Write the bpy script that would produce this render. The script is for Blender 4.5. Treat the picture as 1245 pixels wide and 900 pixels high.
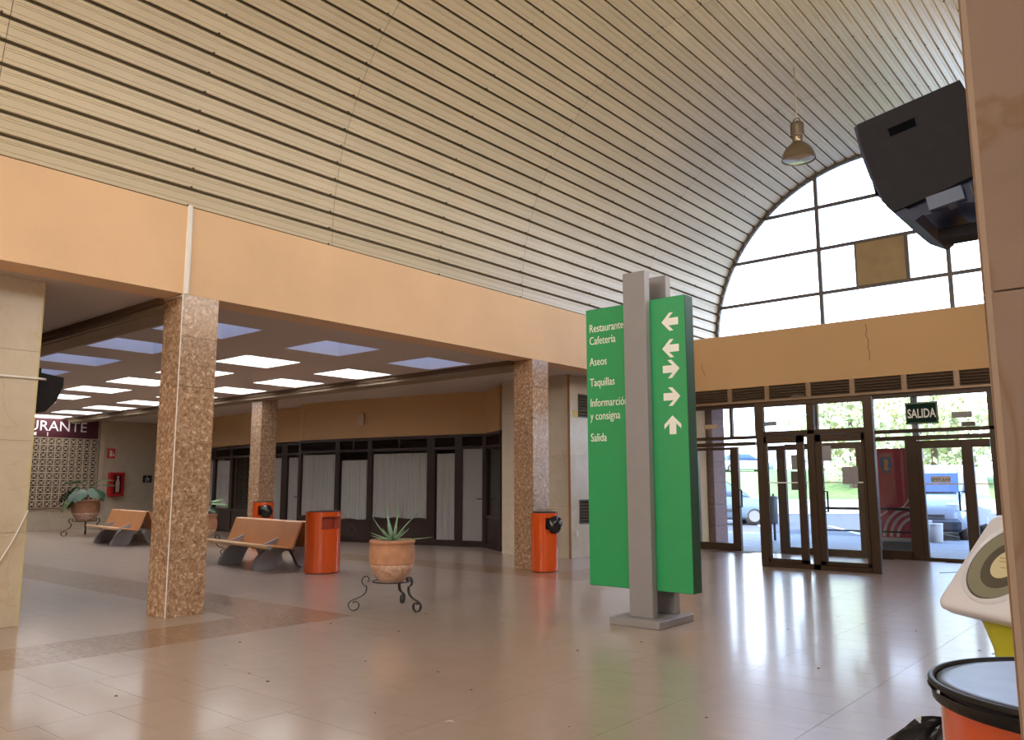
import bpy, bmesh, math, random
from mathutils import Vector, Matrix
random.seed(7)
PI = math.pi
for o in list(bpy.data.objects): bpy.data.objects.remove(o)
S = bpy.context.scene
COL = S.collection

# ------------------------------------------------------------------ camera
EYE = 1.4
cam_d = bpy.data.cameras.new('camera'); cam = bpy.data.objects.new('camera', cam_d); COL.objects.link(cam)
cam_d.sensor_width = 36.0; cam_d.lens = 982.03 * 36.0 / 1245.0; cam_d.clip_end = 400; cam_d.clip_start = 0.05
cam.location = (0, 0, EYE)
_y, _p, _r = 0.699125772, 0.141105374, -0.00201198
_f = Vector((-math.sin(_y)*math.cos(_p), math.cos(_y)*math.cos(_p), math.sin(_p)))
_x = Vector((math.cos(_y), math.sin(_y), 0)); _u = _x.cross(_f)
_x2 = math.cos(_r)*_x + math.sin(_r)*_u; _u2 = -math.sin(_r)*_x + math.cos(_r)*_u
cam.rotation_euler = Matrix((_x2, _u2, -_f)).transposed().to_euler()
S.camera = cam

# ------------------------------------------------------------------ sky, sun, exposure
W = bpy.data.worlds.new('sky'); S.world = W; W.use_nodes = True
nt = W.node_tree; bg = nt.nodes['Background']
tc = nt.nodes.new('ShaderNodeTexCoord'); sx = nt.nodes.new('ShaderNodeSeparateXYZ'); cr = nt.nodes.new('ShaderNodeValToRGB')
nt.links.new(tc.outputs['Generated'], sx.inputs[0]); nt.links.new(sx.outputs['Z'], cr.inputs[0]); nt.links.new(cr.outputs[0], bg.inputs[0])
cr.color_ramp.elements[0].position = 0.0; cr.color_ramp.elements[0].color = (0.74, 0.85, 1.0, 1)
cr.color_ramp.elements[1].position = 0.7; cr.color_ramp.elements[1].color = (0.36, 0.56, 1.0, 1)
bg.inputs[1].default_value = 8.5
sun_d = bpy.data.lights.new('sun', 'SUN'); sun = bpy.data.objects.new('sun', sun_d); COL.objects.link(sun)
sun_d.energy = 16.0; sun_d.angle = 0.01; sun_d.color = (1.0, 0.93, 0.80)
sun.rotation_euler = Vector((0.28, 0.80, -0.53)).to_track_quat('-Z', 'Y').to_euler()
WIN_NEAR = 18.0        # daylight in the near arched window (behind the camera)
FILL_RIGHT = 2.6        # glow of an added, unseen fill panel on the right wall
FILL_STRIP = 9.0       # glow of an added fill strip on the right, hidden by the pillar
FILL_FLANK = 4.5        # glow of an added fill panel on the vault's right flank, out of view
SKY_WHITE, SKY_BLUE = 11.0, 1.05
S.view_settings.view_transform = 'Standard'; S.view_settings.look = 'None'
S.view_settings.exposure = 0.05; S.view_settings.gamma = 1.0; S.view_settings.use_curve_mapping = False
S.cycles.use_denoising = True
S.cycles.max_bounces = 9; S.cycles.diffuse_bounces = 5; S.cycles.glossy_bounces = 4; S.cycles.transparent_max_bounces = 16
S.cycles.sample_clamp_indirect = 6.0
S.cycles.caustics_reflective = False; S.cycles.caustics_refractive = False

# ------------------------------------------------------------------ materials
MATS = {}
def mat(name, col, rough=0.5, metal=0.0, var=0.0, scale=8.0, bump=0.0, bscale=60.0, spec=0.5, emit=None, coat=0.0, world=True, obj_var=0.0):
    m = bpy.data.materials.new(name); m.use_nodes = True; n = m.node_tree; b = n.nodes['Principled BSDF']
    b.inputs['Base Color'].default_value = (*col, 1); b.inputs['Roughness'].default_value = rough; b.inputs['Metallic'].default_value = metal
    b.inputs['Specular IOR Level'].default_value = spec; b.inputs['Coat Weight'].default_value = coat
    def pos():
        if world: return n.nodes.new('ShaderNodeNewGeometry').outputs['Position']
        return n.nodes.new('ShaderNodeTexCoord').outputs['Object']
    if var > 0:
        t = n.nodes.new('ShaderNodeTexNoise'); t.inputs['Scale'].default_value = scale; t.inputs['Detail'].default_value = 6
        n.links.new(pos(), t.inputs['Vector'])
        r = n.nodes.new('ShaderNodeValToRGB'); r.color_ramp.elements[0].position = .3; r.color_ramp.elements[1].position = .7
        r.color_ramp.elements[0].color = (*[c*(1-var) for c in col], 1); r.color_ramp.elements[1].color = (*[min(1, c*(1+var)) for c in col], 1)
        n.links.new(t.outputs['Fac'], r.inputs[0]); out = r.outputs[0]
        if obj_var > 0: out = objvar(n, out, obj_var)
        n.links.new(out, b.inputs['Base Color'])
    if bump > 0:
        t = n.nodes.new('ShaderNodeTexNoise'); t.inputs['Scale'].default_value = bscale; t.inputs['Detail'].default_value = 4
        n.links.new(pos(), t.inputs['Vector'])
        bp = n.nodes.new('ShaderNodeBump'); bp.inputs['Strength'].default_value = bump; bp.inputs['Distance'].default_value = 0.01
        n.links.new(t.outputs['Fac'], bp.inputs['Height']); n.links.new(bp.outputs[0], b.inputs['Normal'])
    if emit:
        b.inputs['Emission Color'].default_value = (*emit[0], 1); b.inputs['Emission Strength'].default_value = emit[1]
    MATS[name] = m; return m
def objvar(n, out, amt):
    oi = n.nodes.new('ShaderNodeObjectInfo'); mr = n.nodes.new('ShaderNodeMapRange')
    mr.inputs['To Min'].default_value = 1-amt; mr.inputs['To Max'].default_value = 1+amt
    n.links.new(oi.outputs['Random'], mr.inputs['Value'])
    mx = n.nodes.new('ShaderNodeVectorMath'); mx.operation = 'SCALE'
    n.links.new(out, mx.inputs[0]); n.links.new(mr.outputs[0], mx.inputs['Scale']); return mx.outputs[0]
def speckled(name, cols, scale, rough, obj_var=0.0, bump=0.0, stretch=(1, 1, 1), vein=None, spec=0.5, distort=1.2, coat=0.0):
    """stone: two noises into a ramp, optional veins"""
    m = bpy.data.materials.new(name); m.use_nodes = True; n = m.node_tree; b = n.nodes['Principled BSDF']
    b.inputs['Roughness'].default_value = rough; b.inputs['Specular IOR Level'].default_value = spec
    b.inputs['Coat Weight'].default_value = coat; b.inputs['Coat Roughness'].default_value = .12
    g = n.nodes.new('ShaderNodeNewGeometry'); mp = n.nodes.new('ShaderNodeMapping'); mp.inputs['Scale'].default_value = stretch
    n.links.new(g.outputs['Position'], mp.inputs[0])
    t = n.nodes.new('ShaderNodeTexNoise'); t.inputs['Scale'].default_value = scale; t.inputs['Detail'].default_value = 8; t.inputs['Roughness'].default_value = .65; t.inputs['Distortion'].default_value = distort
    n.links.new(mp.outputs[0], t.inputs['Vector'])
    r = n.nodes.new('ShaderNodeValToRGB'); e = r.color_ramp.elements
    while len(e) < len(cols): e.new(.5)
    for i, (p, c) in enumerate(cols): e[i].position = p; e[i].color = (*c, 1)
    n.links.new(t.outputs['Fac'], r.inputs[0]); out = r.outputs[0]
    if vein:
        v = n.nodes.new('ShaderNodeTexNoise'); v.inputs['Scale'].default_value = vein[0]; v.inputs['Detail'].default_value = 5; v.inputs['Distortion'].default_value = .8
        n.links.new(mp.outputs[0], v.inputs['Vector'])
        vr = n.nodes.new('ShaderNodeValToRGB'); q = vr.color_ramp.elements
        q[0].position = .485; q[0].color = (0, 0, 0, 1); q[1].position = .5; q[1].color = (1, 1, 1, 1); q.new(.515).color = (0, 0, 0, 1)
        n.links.new(v.outputs['Fac'], vr.inputs[0])
        mu = n.nodes.new('ShaderNodeMath'); mu.operation = 'MULTIPLY'; mu.inputs[1].default_value = vein[2]
        n.links.new(vr.outputs[0], mu.inputs[0])
        mx = n.nodes.new('ShaderNodeMix'); mx.data_type = 'RGBA'; mx.inputs['B'].default_value = (*vein[1], 1)
        n.links.new(mu.outputs[0], mx.inputs['Factor']); n.links.new(out, mx.inputs['A']); out = mx.outputs['Result']
    if obj_var: out = objvar(n, out, obj_var)
    n.links.new(out, b.inputs['Base Color'])
    if bump:
        t2 = n.nodes.new('ShaderNodeTexNoise'); t2.inputs['Scale'].default_value = bump[1]; t2.inputs['Detail'].default_value = 3
        n.links.new(g.outputs['Position'], t2.inputs['Vector'])
        bp = n.nodes.new('ShaderNodeBump'); bp.inputs['Strength'].default_value = bump[0]; bp.inputs['Distance'].default_value = 0.01
        n.links.new(t2.outputs['Fac'], bp.inputs['Height']); n.links.new(bp.outputs[0], b.inputs['Normal'])
    MATS[name] = m; return m
def glass(name, tint=(.93, .95, .96), rough=0.0, boost=1.0):
    m = bpy.data.materials.new(name); m.use_nodes = True; n = m.node_tree; n.nodes.remove(n.nodes['Principled BSDF'])
    t = n.nodes.new('ShaderNodeBsdfTransparent'); t.inputs[0].default_value = (*tint, 1)
    gl = n.nodes.new('ShaderNodeBsdfGlossy'); gl.inputs['Roughness'].default_value = rough
    lw = n.nodes.new('ShaderNodeLayerWeight'); lw.inputs[0].default_value = .5
    pw = n.nodes.new('ShaderNodeMath'); pw.operation = 'POWER'; pw.inputs[1].default_value = 5; n.links.new(lw.outputs['Facing'], pw.inputs[0])
    mu = n.nodes.new('ShaderNodeMath'); mu.operation = 'MULTIPLY_ADD'; mu.inputs[1].default_value = .9*boost; mu.inputs[2].default_value = .035*boost; n.links.new(pw.outputs[0], mu.inputs[0])
    mx = n.nodes.new('ShaderNodeMixShader'); n.links.new(mu.outputs[0], mx.inputs[0]); n.links.new(t.outputs[0], mx.inputs[1]); n.links.new(gl.outputs[0], mx.inputs[2])
    n.links.new(mx.outputs[0], n.nodes['Material Output'].inputs[0]); MATS[name] = m; return m
def sheer(name, col, trans):
    m = bpy.data.materials.new(name); m.use_nodes = True; n = m.node_tree; n.nodes.remove(n.nodes['Principled BSDF'])
    d = n.nodes.new('ShaderNodeBsdfDiffuse'); d.inputs[0].default_value = (*col, 1)
    tl = n.nodes.new('ShaderNodeBsdfTranslucent'); tl.inputs[0].default_value = (*col, 1)
    t = n.nodes.new('ShaderNodeBsdfTransparent')
    a = n.nodes.new('ShaderNodeMixShader'); a.inputs[0].default_value = .3; n.links.new(d.outputs[0], a.inputs[1]); n.links.new(tl.outputs[0], a.inputs[2])
    c = n.nodes.new('ShaderNodeMixShader'); c.inputs[0].default_value = trans; n.links.new(a.outputs[0], c.inputs[1]); n.links.new(t.outputs[0], c.inputs[2])
    n.links.new(c.outputs[0], n.nodes['Material Output'].inputs[0]); MATS[name] = m; return m
def emission(name, col, st):
    m = bpy.data.materials.new(name); m.use_nodes = True; n = m.node_tree; n.nodes.remove(n.nodes['Principled BSDF'])
    e = n.nodes.new('ShaderNodeEmission'); e.inputs[0].default_value = (*col, 1); e.inputs[1].default_value = st
    n.links.new(e.outputs[0], n.nodes['Material Output'].inputs[0]); MATS[name] = m; return m

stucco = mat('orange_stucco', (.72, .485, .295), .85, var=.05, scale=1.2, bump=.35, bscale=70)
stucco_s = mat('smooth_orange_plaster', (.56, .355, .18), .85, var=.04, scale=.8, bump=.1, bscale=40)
plaster = mat('grey_ceiling_plaster', (.56, .49, .45), .9, var=.03, scale=.7)
beamtan = mat('tan_beam_paint', (.31, .245, .175), .85, var=.05, scale=2, spec=.1)
white_shaft = mat('white_plaster', (.85, .86, .88), .9)
vault_m = mat('cream_metal_sheet', (.53, .45, .315), .42, var=.04, scale=1.5, spec=.5, obj_var=.06)
vault_back = mat('dark_metal_gap', (.10, .078, .045), .8)  # shade of the slat gaps put into the shell's dark brown colour
screw_m = mat('rusty_screw', (.05, .035, .025), .6)
marble_b = speckled('brown_marble', [(.28, (.13, .065, .035)), (.44, (.29, .17, .10)), (.56, (.40, .26, .165)), (.66, (.62, .48, .35))], 24, .22, obj_var=.10, distort=.7)
marble_band = speckled('brown_marble_floor', [(.3, (.15, .085, .05)), (.48, (.25, .155, .095)), (.68, (.42, .29, .195))], 18, .278, coat=.4, obj_var=.08, bump=(.05, 3))
marble_c = speckled('cream_marble', [(.3, (.49, .42, .32)), (.55, (.55, .475, .37)), (.8, (.60, .53, .43))], 2.0, .3, obj_var=.04, vein=(1.1, (.46, .33, .19), .45))
marble_p = speckled('pinkish_cream_marble', [(.3, (.44, .345, .295)), (.55, (.50, .395, .34)), (.8, (.55, .44, .38))], 2.2, .3, obj_var=.03, vein=(1.6, (.36, .22, .11), .55))
floor_m = speckled('polished_floor_marble', [(.25, (.33, .255, .21)), (.5, (.37, .29, .24)), (.8, (.41, .325, .275))], 3.0, .278, obj_var=.02, bump=(.085, 2.2), spec=.9, coat=.4)
grout = mat('floor_grout', (.17, .12, .09), .8, spec=.1)
bronze = mat('bronze_aluminium', (.058, .035, .022), .45, metal=.2, var=.06, scale=5, spec=.3)
bronze_l = mat('light_bronze_aluminium', (.26, .165, .10), .45, metal=.2)
louvre_m = mat('louvre_metal', (.17, .115, .08), .5, metal=.2)
darkframe = mat('dark_brown_frame', (.030, .017, .015), .35)
darkpanel = mat('dark_kick_panel', (.034, .019, .017), .45)
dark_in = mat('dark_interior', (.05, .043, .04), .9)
pane_m = glass('clear_glass')
pane_tint = glass('shop_glass', (.92, .93, .93))
frost = mat('grey_frosted_film', (.30, .29, .28), .4)
arch_glass = glass('arch_glass', (.97, .98, 1.0))
green = mat('sign_green', (.017, .30, .10), .38, var=.03, scale=3)
green_d = mat('sign_green_edge', (.008, .055, .03), .4)
grey_post = mat('grey_painted_steel', (.245, .235, .25), .42, var=.03, scale=6)
white_txt = mat('white_letters', (.80, .80, .78), .5)
orange = mat('orange_enamel', (.60, .08, .010), .2, coat=.5)
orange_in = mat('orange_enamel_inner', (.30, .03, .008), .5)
black_pl = mat('black_plastic', (.016, .016, .018), .4, spec=.25)
bag_m = mat('black_bin_liner', (.010, .010, .012), .22)
lid_m = mat('dusty_black_lid', (.075, .08, .105), .3, var=.4, scale=9, spec=.5)  # dust mottling over a base tinted blue for the sky's reflection
terra = mat('terracotta', (.40, .195, .11), .8, var=.18, scale=9, bump=.2, bscale=40)
terra_w = speckled('limed_terracotta', [(.3, (.36, .175, .10)), (.5, (.44, .27, .19)), (.66, (.56, .43, .34))], 9, .85)
iron = mat('wrought_iron', (.035, .032, .03), .5, metal=.4)
soil = mat('potting_soil', (.05, .035, .025), .95, var=.3, scale=30)
aloe_m = mat('aloe_leaf', (.20, .33, .20), .5, var=.12, scale=12)
leaf_m = mat('monstera_leaf', (.016, .048, .02), .5, var=.2, scale=6)
leaf_l = mat('pale_monstera_leaf', (.085, .16, .05), .4, var=.2, scale=6)
ply = mat('beech_plywood', (.50, .225, .085), .34, var=.06, scale=3)
ply_e = mat('plywood_edge', (.62, .38, .20), .45)
alu = mat('cast_aluminium', (.28, .28, .30), .5, metal=.3)
curtain_m = sheer('net_curtain', (.86, .83, .80), .06)
maroon = mat('maroon_signboard', (.065, .010, .018), .5)
cream_block = mat('cream_cement_block', (.58, .46, .34), .85, var=.06, scale=5)
red_box = mat('red_enamel', (.42, .012, .015), .35)
red_sign = mat('red_sign_print', (.55, .05, .03), .5)
black_sign = mat('black_sign_print', (.02, .02, .02), .4)
tv_m = mat('charcoal_tv_plastic', (.021, .020, .023), .75, var=.08, scale=20, spec=.12)
tv_b = mat('sky_tinted_tv_plastic', (.010, .014, .045), .5, spec=.25)  # blue of the sky's reflection mixed into this dark plastic
tv_grey = mat('grey_bracket_plate', (.05, .07, .13), .5)
lime = mat('lime_green_plastic', (.42, .43, .012), .3)
white_pl = mat('white_plastic', (.62, .63, .70), .3)
dial_dark = mat('dark_dial_glass', (.06, .058, .045), .12, coat=.5)
dial_olive = mat('olive_dial_ring', (.20, .20, .15), .2)
dial_cream = mat('cream_dial_centre', (.55, .50, .33), .35)
lamp_alu = mat('brushed_lamp_metal', (.30, .24, .17), .3, metal=.8)
lamp_cap = mat('lamp_gear_box', (.18, .14, .10), .5, metal=.4)
cord_m = mat('pale_cord', (.55, .48, .34), .6)
paper_g = mat('grey_notice_paper', (.30, .30, .33), .7)
paper_d = mat('brown_notice_paper', (.14, .12, .11), .7)
paper_t = mat('tan_notice_paper', (.42, .30, .20), .7)
paper_w = mat('white_notice_paper', (.75, .72, .68), .7)
tape_w = mat('white_safety_tape', (.85, .85, .85), .6)
tape_y = mat('yellow_safety_tape', (.70, .55, .08), .6)
white_duct = mat('white_cable_duct', (.75, .73, .70), .45)
yel = mat('yellow_sign', (.62, .42, .08), .5)
exit_g = mat('exit_sign_green', (.008, .026, .018), .7, spec=.1)
brown_infill = mat('brown_infill_board', (.33, .23, .115), .7, var=.12, scale=3)
# outside
paving = mat('grey_paving', (.13, .13, .14), .7, var=.06, scale=3)
asphalt = mat('asphalt', (.07, .07, .078), .85, var=.1, scale=4)
white_line = mat('road_paint', (.75, .75, .75), .7)
kerb_w = mat('whitewashed_wall', (.50, .50, .49), .8, var=.05, scale=2)
grass_m = mat('sunlit_grass', (.14, .22, .05), .95, var=.35, scale=2.2, bump=.6, bscale=20)
dry_m = mat('dry_bank', (.42, .38, .24), .95, var=.15, scale=1.2)
leafy = mat('tree_foliage', (.52, .53, .27), .8, var=.35, scale=1.6)
bark = mat('tree_bark', (.13, .09, .06), .9)
brick_m = mat('purple_brick', (.24, .14, .13), .8, var=.2, scale=14, bump=.3, bscale=25)
car_blue = mat('pale_blue_car_paint', (.12, .175, .23), .3, coat=.4)
van_white = mat('white_van_paint', (.34, .38, .44), .25, coat=.6)
car_glass = mat('dark_car_glass', (.03, .06, .15), .08)
tyre = mat('tyre_rubber', (.02, .02, .02), .8)
hub = mat('wheel_hub', (.28, .28, .30), .4, metal=.5)
bump_d = mat('grey_bumper_plastic', (.045, .05, .06), .5)
head_l = mat('headlight_glass', (.6, .65, .7), .1)
red_ban = mat('red_banner', (.42, .04, .065), .5)  # red paled towards pink, haze put into the colour
ban_w = mat('banner_white_print', (.62, .50, .50), .5)
crest_b = mat('crest_blue', (.05, .10, .30), .5)
crest_o = mat('crest_gold', (.55, .25, .06), .5)
grey_bin = mat('grey_litter_bin', (.10, .105, .11), .5)
roof_m = mat('grey_canopy_sheet', (.30, .31, .33), .5)
far_wall = mat('far_white_wall', (.80, .78, .74), .8)
near_day = emission('near_window_daylight', (1.0, .92, .80), WIN_NEAR)
flank_fill = emission('flank_fill_glow', (1.0, .93, .82), FILL_FLANK)
strip_fill = emission('strip_fill_glow', (1.0, .93, .82), FILL_STRIP)
right_fill = emission('right_fill_glow', (1.0, .95, .88), FILL_RIGHT)
sky_w = emission('white_skylight_glazing', (1.0, .99, .97), SKY_WHITE)
sky_b = emission('blue_skylight_glazing', (.50, .60, .98), SKY_BLUE)

# ------------------------------------------------------------------ mesh builder
class MB:
    def __init__(s): s.v = []; s.f = []; s.sm = []
    def add(s, vs, fs, smooth=False, T=None):
        b = len(s.v)
        s.v += [tuple(T @ Vector(v)) if T is not None else tuple(v) for v in vs]
        s.f += [tuple(b+i for i in f) for f in fs]; s.sm += [smooth]*len(fs); return s
    def box(s, x0, x1, y0, y1, z0, z1, T=None):
        return s.add([(x0,y0,z0),(x1,y0,z0),(x1,y1,z0),(x0,y1,z0),(x0,y0,z1),(x1,y0,z1),(x1,y1,z1),(x0,y1,z1)],
            [(0,3,2,1),(4,5,6,7),(0,1,5,4),(1,2,6,5),(2,3,7,6),(3,0,4,7)], T=T)
    def bbox(s, x0, x1, y0, y1, z0, z1, b=.01, T=None):
        """box with chamfered edges"""
        bm = bmesh.new(); bmesh.ops.create_cube(bm, size=1)
        for v in bm.verts: v.co = Vector((x0+(v.co.x+.5)*(x1-x0), y0+(v.co.y+.5)*(y1-y0), z0+(v.co.z+.5)*(z1-z0)))
        bmesh.ops.bevel(bm, geom=bm.edges[:], offset=b, segments=1, profile=.5, affect='EDGES')
        bm.verts.index_update()
        s.add([v.co[:] for v in bm.verts], [[v.index for v in f.verts] for f in bm.faces], T=T); bm.free(); return s
    def quad(s, a, b, c, d): return s.add([a, b, c, d], [(0, 1, 2, 3)])
    def prism(s, pts, a, b, axis='y', T=None, smooth=False):
        """polygon pts extruded along an axis from a to b; pts are the two other coordinates"""
        def P(p, t): return {'y': (p[0], t, p[1]), 'x': (t, p[0], p[1]), 'z': (p[0], p[1], t)}[axis]
        n = len(pts); vs = [P(p, a) for p in pts] + [P(p, b) for p in pts]
        fs = [tuple(range(n)), tuple(range(2*n-1, n-1, -1))]
        s.add(vs, fs, T=T); base = len(s.v)-2*n
        for i in range(n):
            j = (i+1) % n; s.f.append((base+i, base+n+i, base+n+j, base+j)); s.sm.append(smooth)
        return s
    def lathe(s, prof, n=32, c=(0, 0), sx=1, sy=1, T=None, cap=True):
        vs = []; fs = []
        for r, z in prof:
            for k in range(n):
                a = 2*PI*k/n; vs.append((c[0]+sx*r*math.cos(a), c[1]+sy*r*math.sin(a), z))
        for i in range(len(prof)-1):
            for k in range(n):
                k2 = (k+1) % n; fs.append((i*n+k, i*n+k2, (i+1)*n+k2, (i+1)*n+k))
        s.add(vs, fs, True, T)
        if cap:
            b = len(s.v)-len(vs)
            s.f.append(tuple(b+k for k in range(n-1, -1, -1))); s.sm.append(False)
            m = b+(len(prof)-1)*n; s.f.append(tuple(m+k for k in range(n))); s.sm.append(False)
        return s
    def tube(s, pts, r, n=8, T=None, flat=None):
        """round tube (r number or list) or flat bar (flat=(w,t)) along points"""
        P = [Vector(p) for p in pts]; vs = []; m = len(P); up = Vector((0, 0, 1)); prev = None
        for i, p in enumerate(P):
            d = (P[min(i+1, m-1)]-P[max(i-1, 0)]).normalized()
            a = prev if prev is not None else (up if abs(d.z) < .9 else Vector((1, 0, 0)))
            x = a - d*a.dot(d)
            if x.length < 1e-5: x = d.orthogonal()
            x.normalize(); y = d.cross(x); prev = x
            rr = r[i] if isinstance(r, (list, tuple)) else r
            for k in range(n):
                an = 2*PI*(k+.5)/n
                vs.append(p + x*rr*math.cos(an) + y*rr*math.sin(an))
        fs = []
        for i in range(m-1):
            for k in range(n):
                k2 = (k+1) % n; fs.append((i*n+k, i*n+k2, (i+1)*n+k2, (i+1)*n+k))
        fs.append(tuple(range(n-1, -1, -1))); fs.append(tuple((m-1)*n+k for k in range(n)))
        return s.add(vs, fs, n > 5, T)
    def bar(s, pts, w, t, side, T=None):
        """flat bar: width w along side vector, thickness t in the plane of the path"""
        P = [Vector(p) for p in pts]; m = len(P); sd = Vector(side).normalized(); vs = []
        for i, p in enumerate(P):
            d = (P[min(i+1, m-1)]-P[max(i-1, 0)]).normalized(); nn = d.cross(sd).normalized()
            for a, b in ((-1, -1), (1, -1), (1, 1), (-1, 1)): vs.append(p + sd*a*w/2 + nn*b*t/2)
        fs = []
        for i in range(m-1):
            for k in range(4):
                k2 = (k+1) % 4; fs.append((i*4+k, i*4+k2, (i+1)*4+k2, (i+1)*4+k))
        fs += [(3, 2, 1, 0), tuple((m-1)*4+k for k in range(4))]
        return s.add(vs, fs, False, T)
    def grid(s, fn, nu, nv, smooth=True, T=None):
        vs = [fn(i/nu, j/nv) for j in range(nv+1) for i in range(nu+1)]
        fs = [(j*(nu+1)+i, j*(nu+1)+i+1, (j+1)*(nu+1)+i+1, (j+1)*(nu+1)+i) for j in range(nv) for i in range(nu)]
        return s.add(vs, fs, smooth, T)
    def mesh(s, name, m):
        me = bpy.data.meshes.new(name); me.from_pydata([tuple(v) for v in s.v], [], s.f)
        me.polygons.foreach_set('use_smooth', s.sm); me.materials.append(m); me.update(); return me
def link(name, me, parent=None, loc=(0, 0, 0), rot=(0, 0, 0)):
    o = bpy.data.objects.new(name, me); COL.objects.link(o); o.location = loc; o.rotation_euler = rot
    if parent is not None: o.parent = parent
    return o
def obj(name, mb, m, parent=None, loc=(0, 0, 0), rot=(0, 0, 0)): return link(name, mb.mesh(name, m), parent, loc, rot)
def fixn(o):
    bm = bmesh.new(); bm.from_mesh(o.data); bmesh.ops.recalc_face_normals(bm, faces=bm.faces); bm.to_mesh(o.data); bm.free(); return o
def tag(o, label, cat=None, group=None, kind=None):
    if label: o['label'] = label
    if cat: o['category'] = cat
    if group: o['group'] = group
    if kind: o['kind'] = kind
    return o
def thing(name, label, cat, loc=(0, 0, 0), rz=0, group=None):
    o = bpy.data.objects.new(name, None); COL.objects.link(o); o.location = loc; o.rotation_euler = (0, 0, rz); o.empty_display_size = .1
    return tag(o, label, cat, group)
def struct(name, mb, m, parent=None, label=None):
    o = obj(name, mb, m, parent)
    if parent is None: o['kind'] = 'structure'
    if label: o['label'] = label
    return o
def group_struct(name, label=None, loc=(0, 0, 0), rz=0):
    o = bpy.data.objects.new(name, None); COL.objects.link(o); o.location = loc; o.rotation_euler = (0, 0, rz); o['kind'] = 'structure'
    if label: o['label'] = label
    return o
def text(name, body, size, m, parent=None, loc=(0, 0, 0), rot=(PI/2, 0, 0), align='LEFT', ext=.002, sx=1.0, bold=0.0):
    c = bpy.data.curves.new(name, 'FONT'); c.body = body; c.size = size; c.extrude = ext; c.align_x = align; c.offset = bold; c.resolution_u = 3
    c.materials.append(m); o = bpy.data.objects.new(name, c); COL.objects.link(o); o.location = loc; o.rotation_euler = rot; o.scale = (sx, 1, 1)
    me = bpy.data.meshes.new_from_object(o); bpy.data.objects.remove(o); bpy.data.curves.remove(c)
    return_o = bpy.data.objects.new(name, me); COL.objects.link(return_o); return_o.location = loc; return_o.rotation_euler = rot; return_o.scale = (sx, 1, 1)
    if parent is not None: return_o.parent = parent
    return return_o
def dup(root, loc, rz, label, group=None):
    r = root.copy(); COL.objects.link(r); r.location = loc; r.rotation_euler = (0, 0, rz); r['label'] = label
    if group: r['group'] = group
    for ch in list(root.children):
        c = ch.copy(); COL.objects.link(c); c.parent = r
        for g in list(ch.children):
            d = g.copy(); COL.objects.link(d); d.parent = c
    return r

# ================================================================== SETTING
XL, XLB = -8.515, -8.93            # nave face and back face of the left beam
SOF, CEI = 3.53, 3.545
YE = 16.55
# ---- floor: grout bed, marble slabs and brown bands
fl = struct('floor', MB().box(-32, 7, -13, 16.62, -.12, -.004), grout, label='polished beige marble floor with brown marble bands')
BX = [-8.0 - 0.88*k for k in range(1, 27)]
def in_band(x, y):
    return -8.0 < x < -7.12 or (x < -8.0 and (4.92 < y < 5.80 or 9.95 < y < 10.83))
tiles = []
xs = [-7.12 + .88*k for k in range(0, 16)]
y0 = 1.04
for i in range(16):
    for j in range(-32, 38):
        ya = y0 + .42*j + (.0 if i % 2 else .14)
        if ya + .42 > 16.6: continue
        tiles.append((xs[i], xs[i]+.88, ya, ya+.42, 0))
for i in range(27):
    xa = -8.0 - .88*(i+1)
    segs = [(-13, 4.92), (5.80, 9.95), (10.83, 16.6)]
    for a, b in segs:
        n = max(1, round((b-a)/.42)); h = (b-a)/n
        for k in range(n): tiles.append((xa, xa+.88, a+k*h, a+(k+1)*h, 0))
for j in range(-15, 20): 
    ya = .45 + .86*j
    if ya + .86 < 5.0 or 9.95 < ya + .43 and ya + .86 < 16.7: tiles.append((-8.0, -7.12, ya, ya+.86, 1))
_e = max(t[3] for t in tiles if t[4] == 1 and t[3] < 6); _b = min(t[2] for t in tiles if t[4] == 1 and t[2] > 9)
tiles.append((-8.0, -7.12, _e, 5.80, 1))
_n = round((_b-5.80)/.42)
for j in range(_n): tiles.append((-8.0, -7.12, 5.80+(_b-5.80)*j/_n, 5.80+(_b-5.80)*(j+1)/_n, 0))
for i in range(27):
    xa = -8.0 - .88*(i+1)
    for a in (4.92, 9.95):
        tiles.append((xa, xa+.88, a, a+.44, 1)); tiles.append((xa, xa+.88, a+.44, a+.88, 1))
fx, fy = -math.sin(_y), math.cos(_y)
def tkey(t):
    x, y = (t[0]+t[1])/2, (t[2]+t[3])/2
    d = x*fx + y*fy; l = x*fy - y*fx
    return d if d > 1.5 and abs(l) < .68*d + .5 else 100 + math.hypot(x, y)
tiles.sort(key=tkey)
tm = {}
rest = [MB(), MB()]
for k, (xa, xb, ya, yb, kind) in enumerate(tiles):
    g = .0012
    if k < 290:
        key = (round(xb-xa, 3), round(yb-ya, 3), kind)
        if key not in tm:
            w, h = (xb-xa)/2-g, (yb-ya)/2-g
            b = MB(); b.add([(-w,-h,-.004),(w,-h,-.004),(w,h,-.004),(-w,h,-.004),(-w,-h,0),(w,-h,0),(w,h,0),(-w,h,0)],
                [(4,5,6,7),(0,1,5,4),(1,2,6,5),(2,3,7,6),(3,0,4,7)])
            tm[key] = b.mesh('floor_tile', marble_band if kind else floor_m)
        link('floor_tile', tm[key], fl, ((xa+xb)/2, (ya+yb)/2, 0))
    else:
        rest[kind].add([(xa+g, ya+g, 0), (xb-g, ya+g, 0), (xb-g, yb-g, 0), (xa+g, yb-g, 0)], [(0, 1, 2, 3)])
for b, m, nm in ((rest[0], floor_m, 'far_floor_tiles'), (rest[1], marble_band, 'far_band_tiles')):
    o = obj(nm, b, m, fl); o['kind'] = 'stuff'

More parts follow.
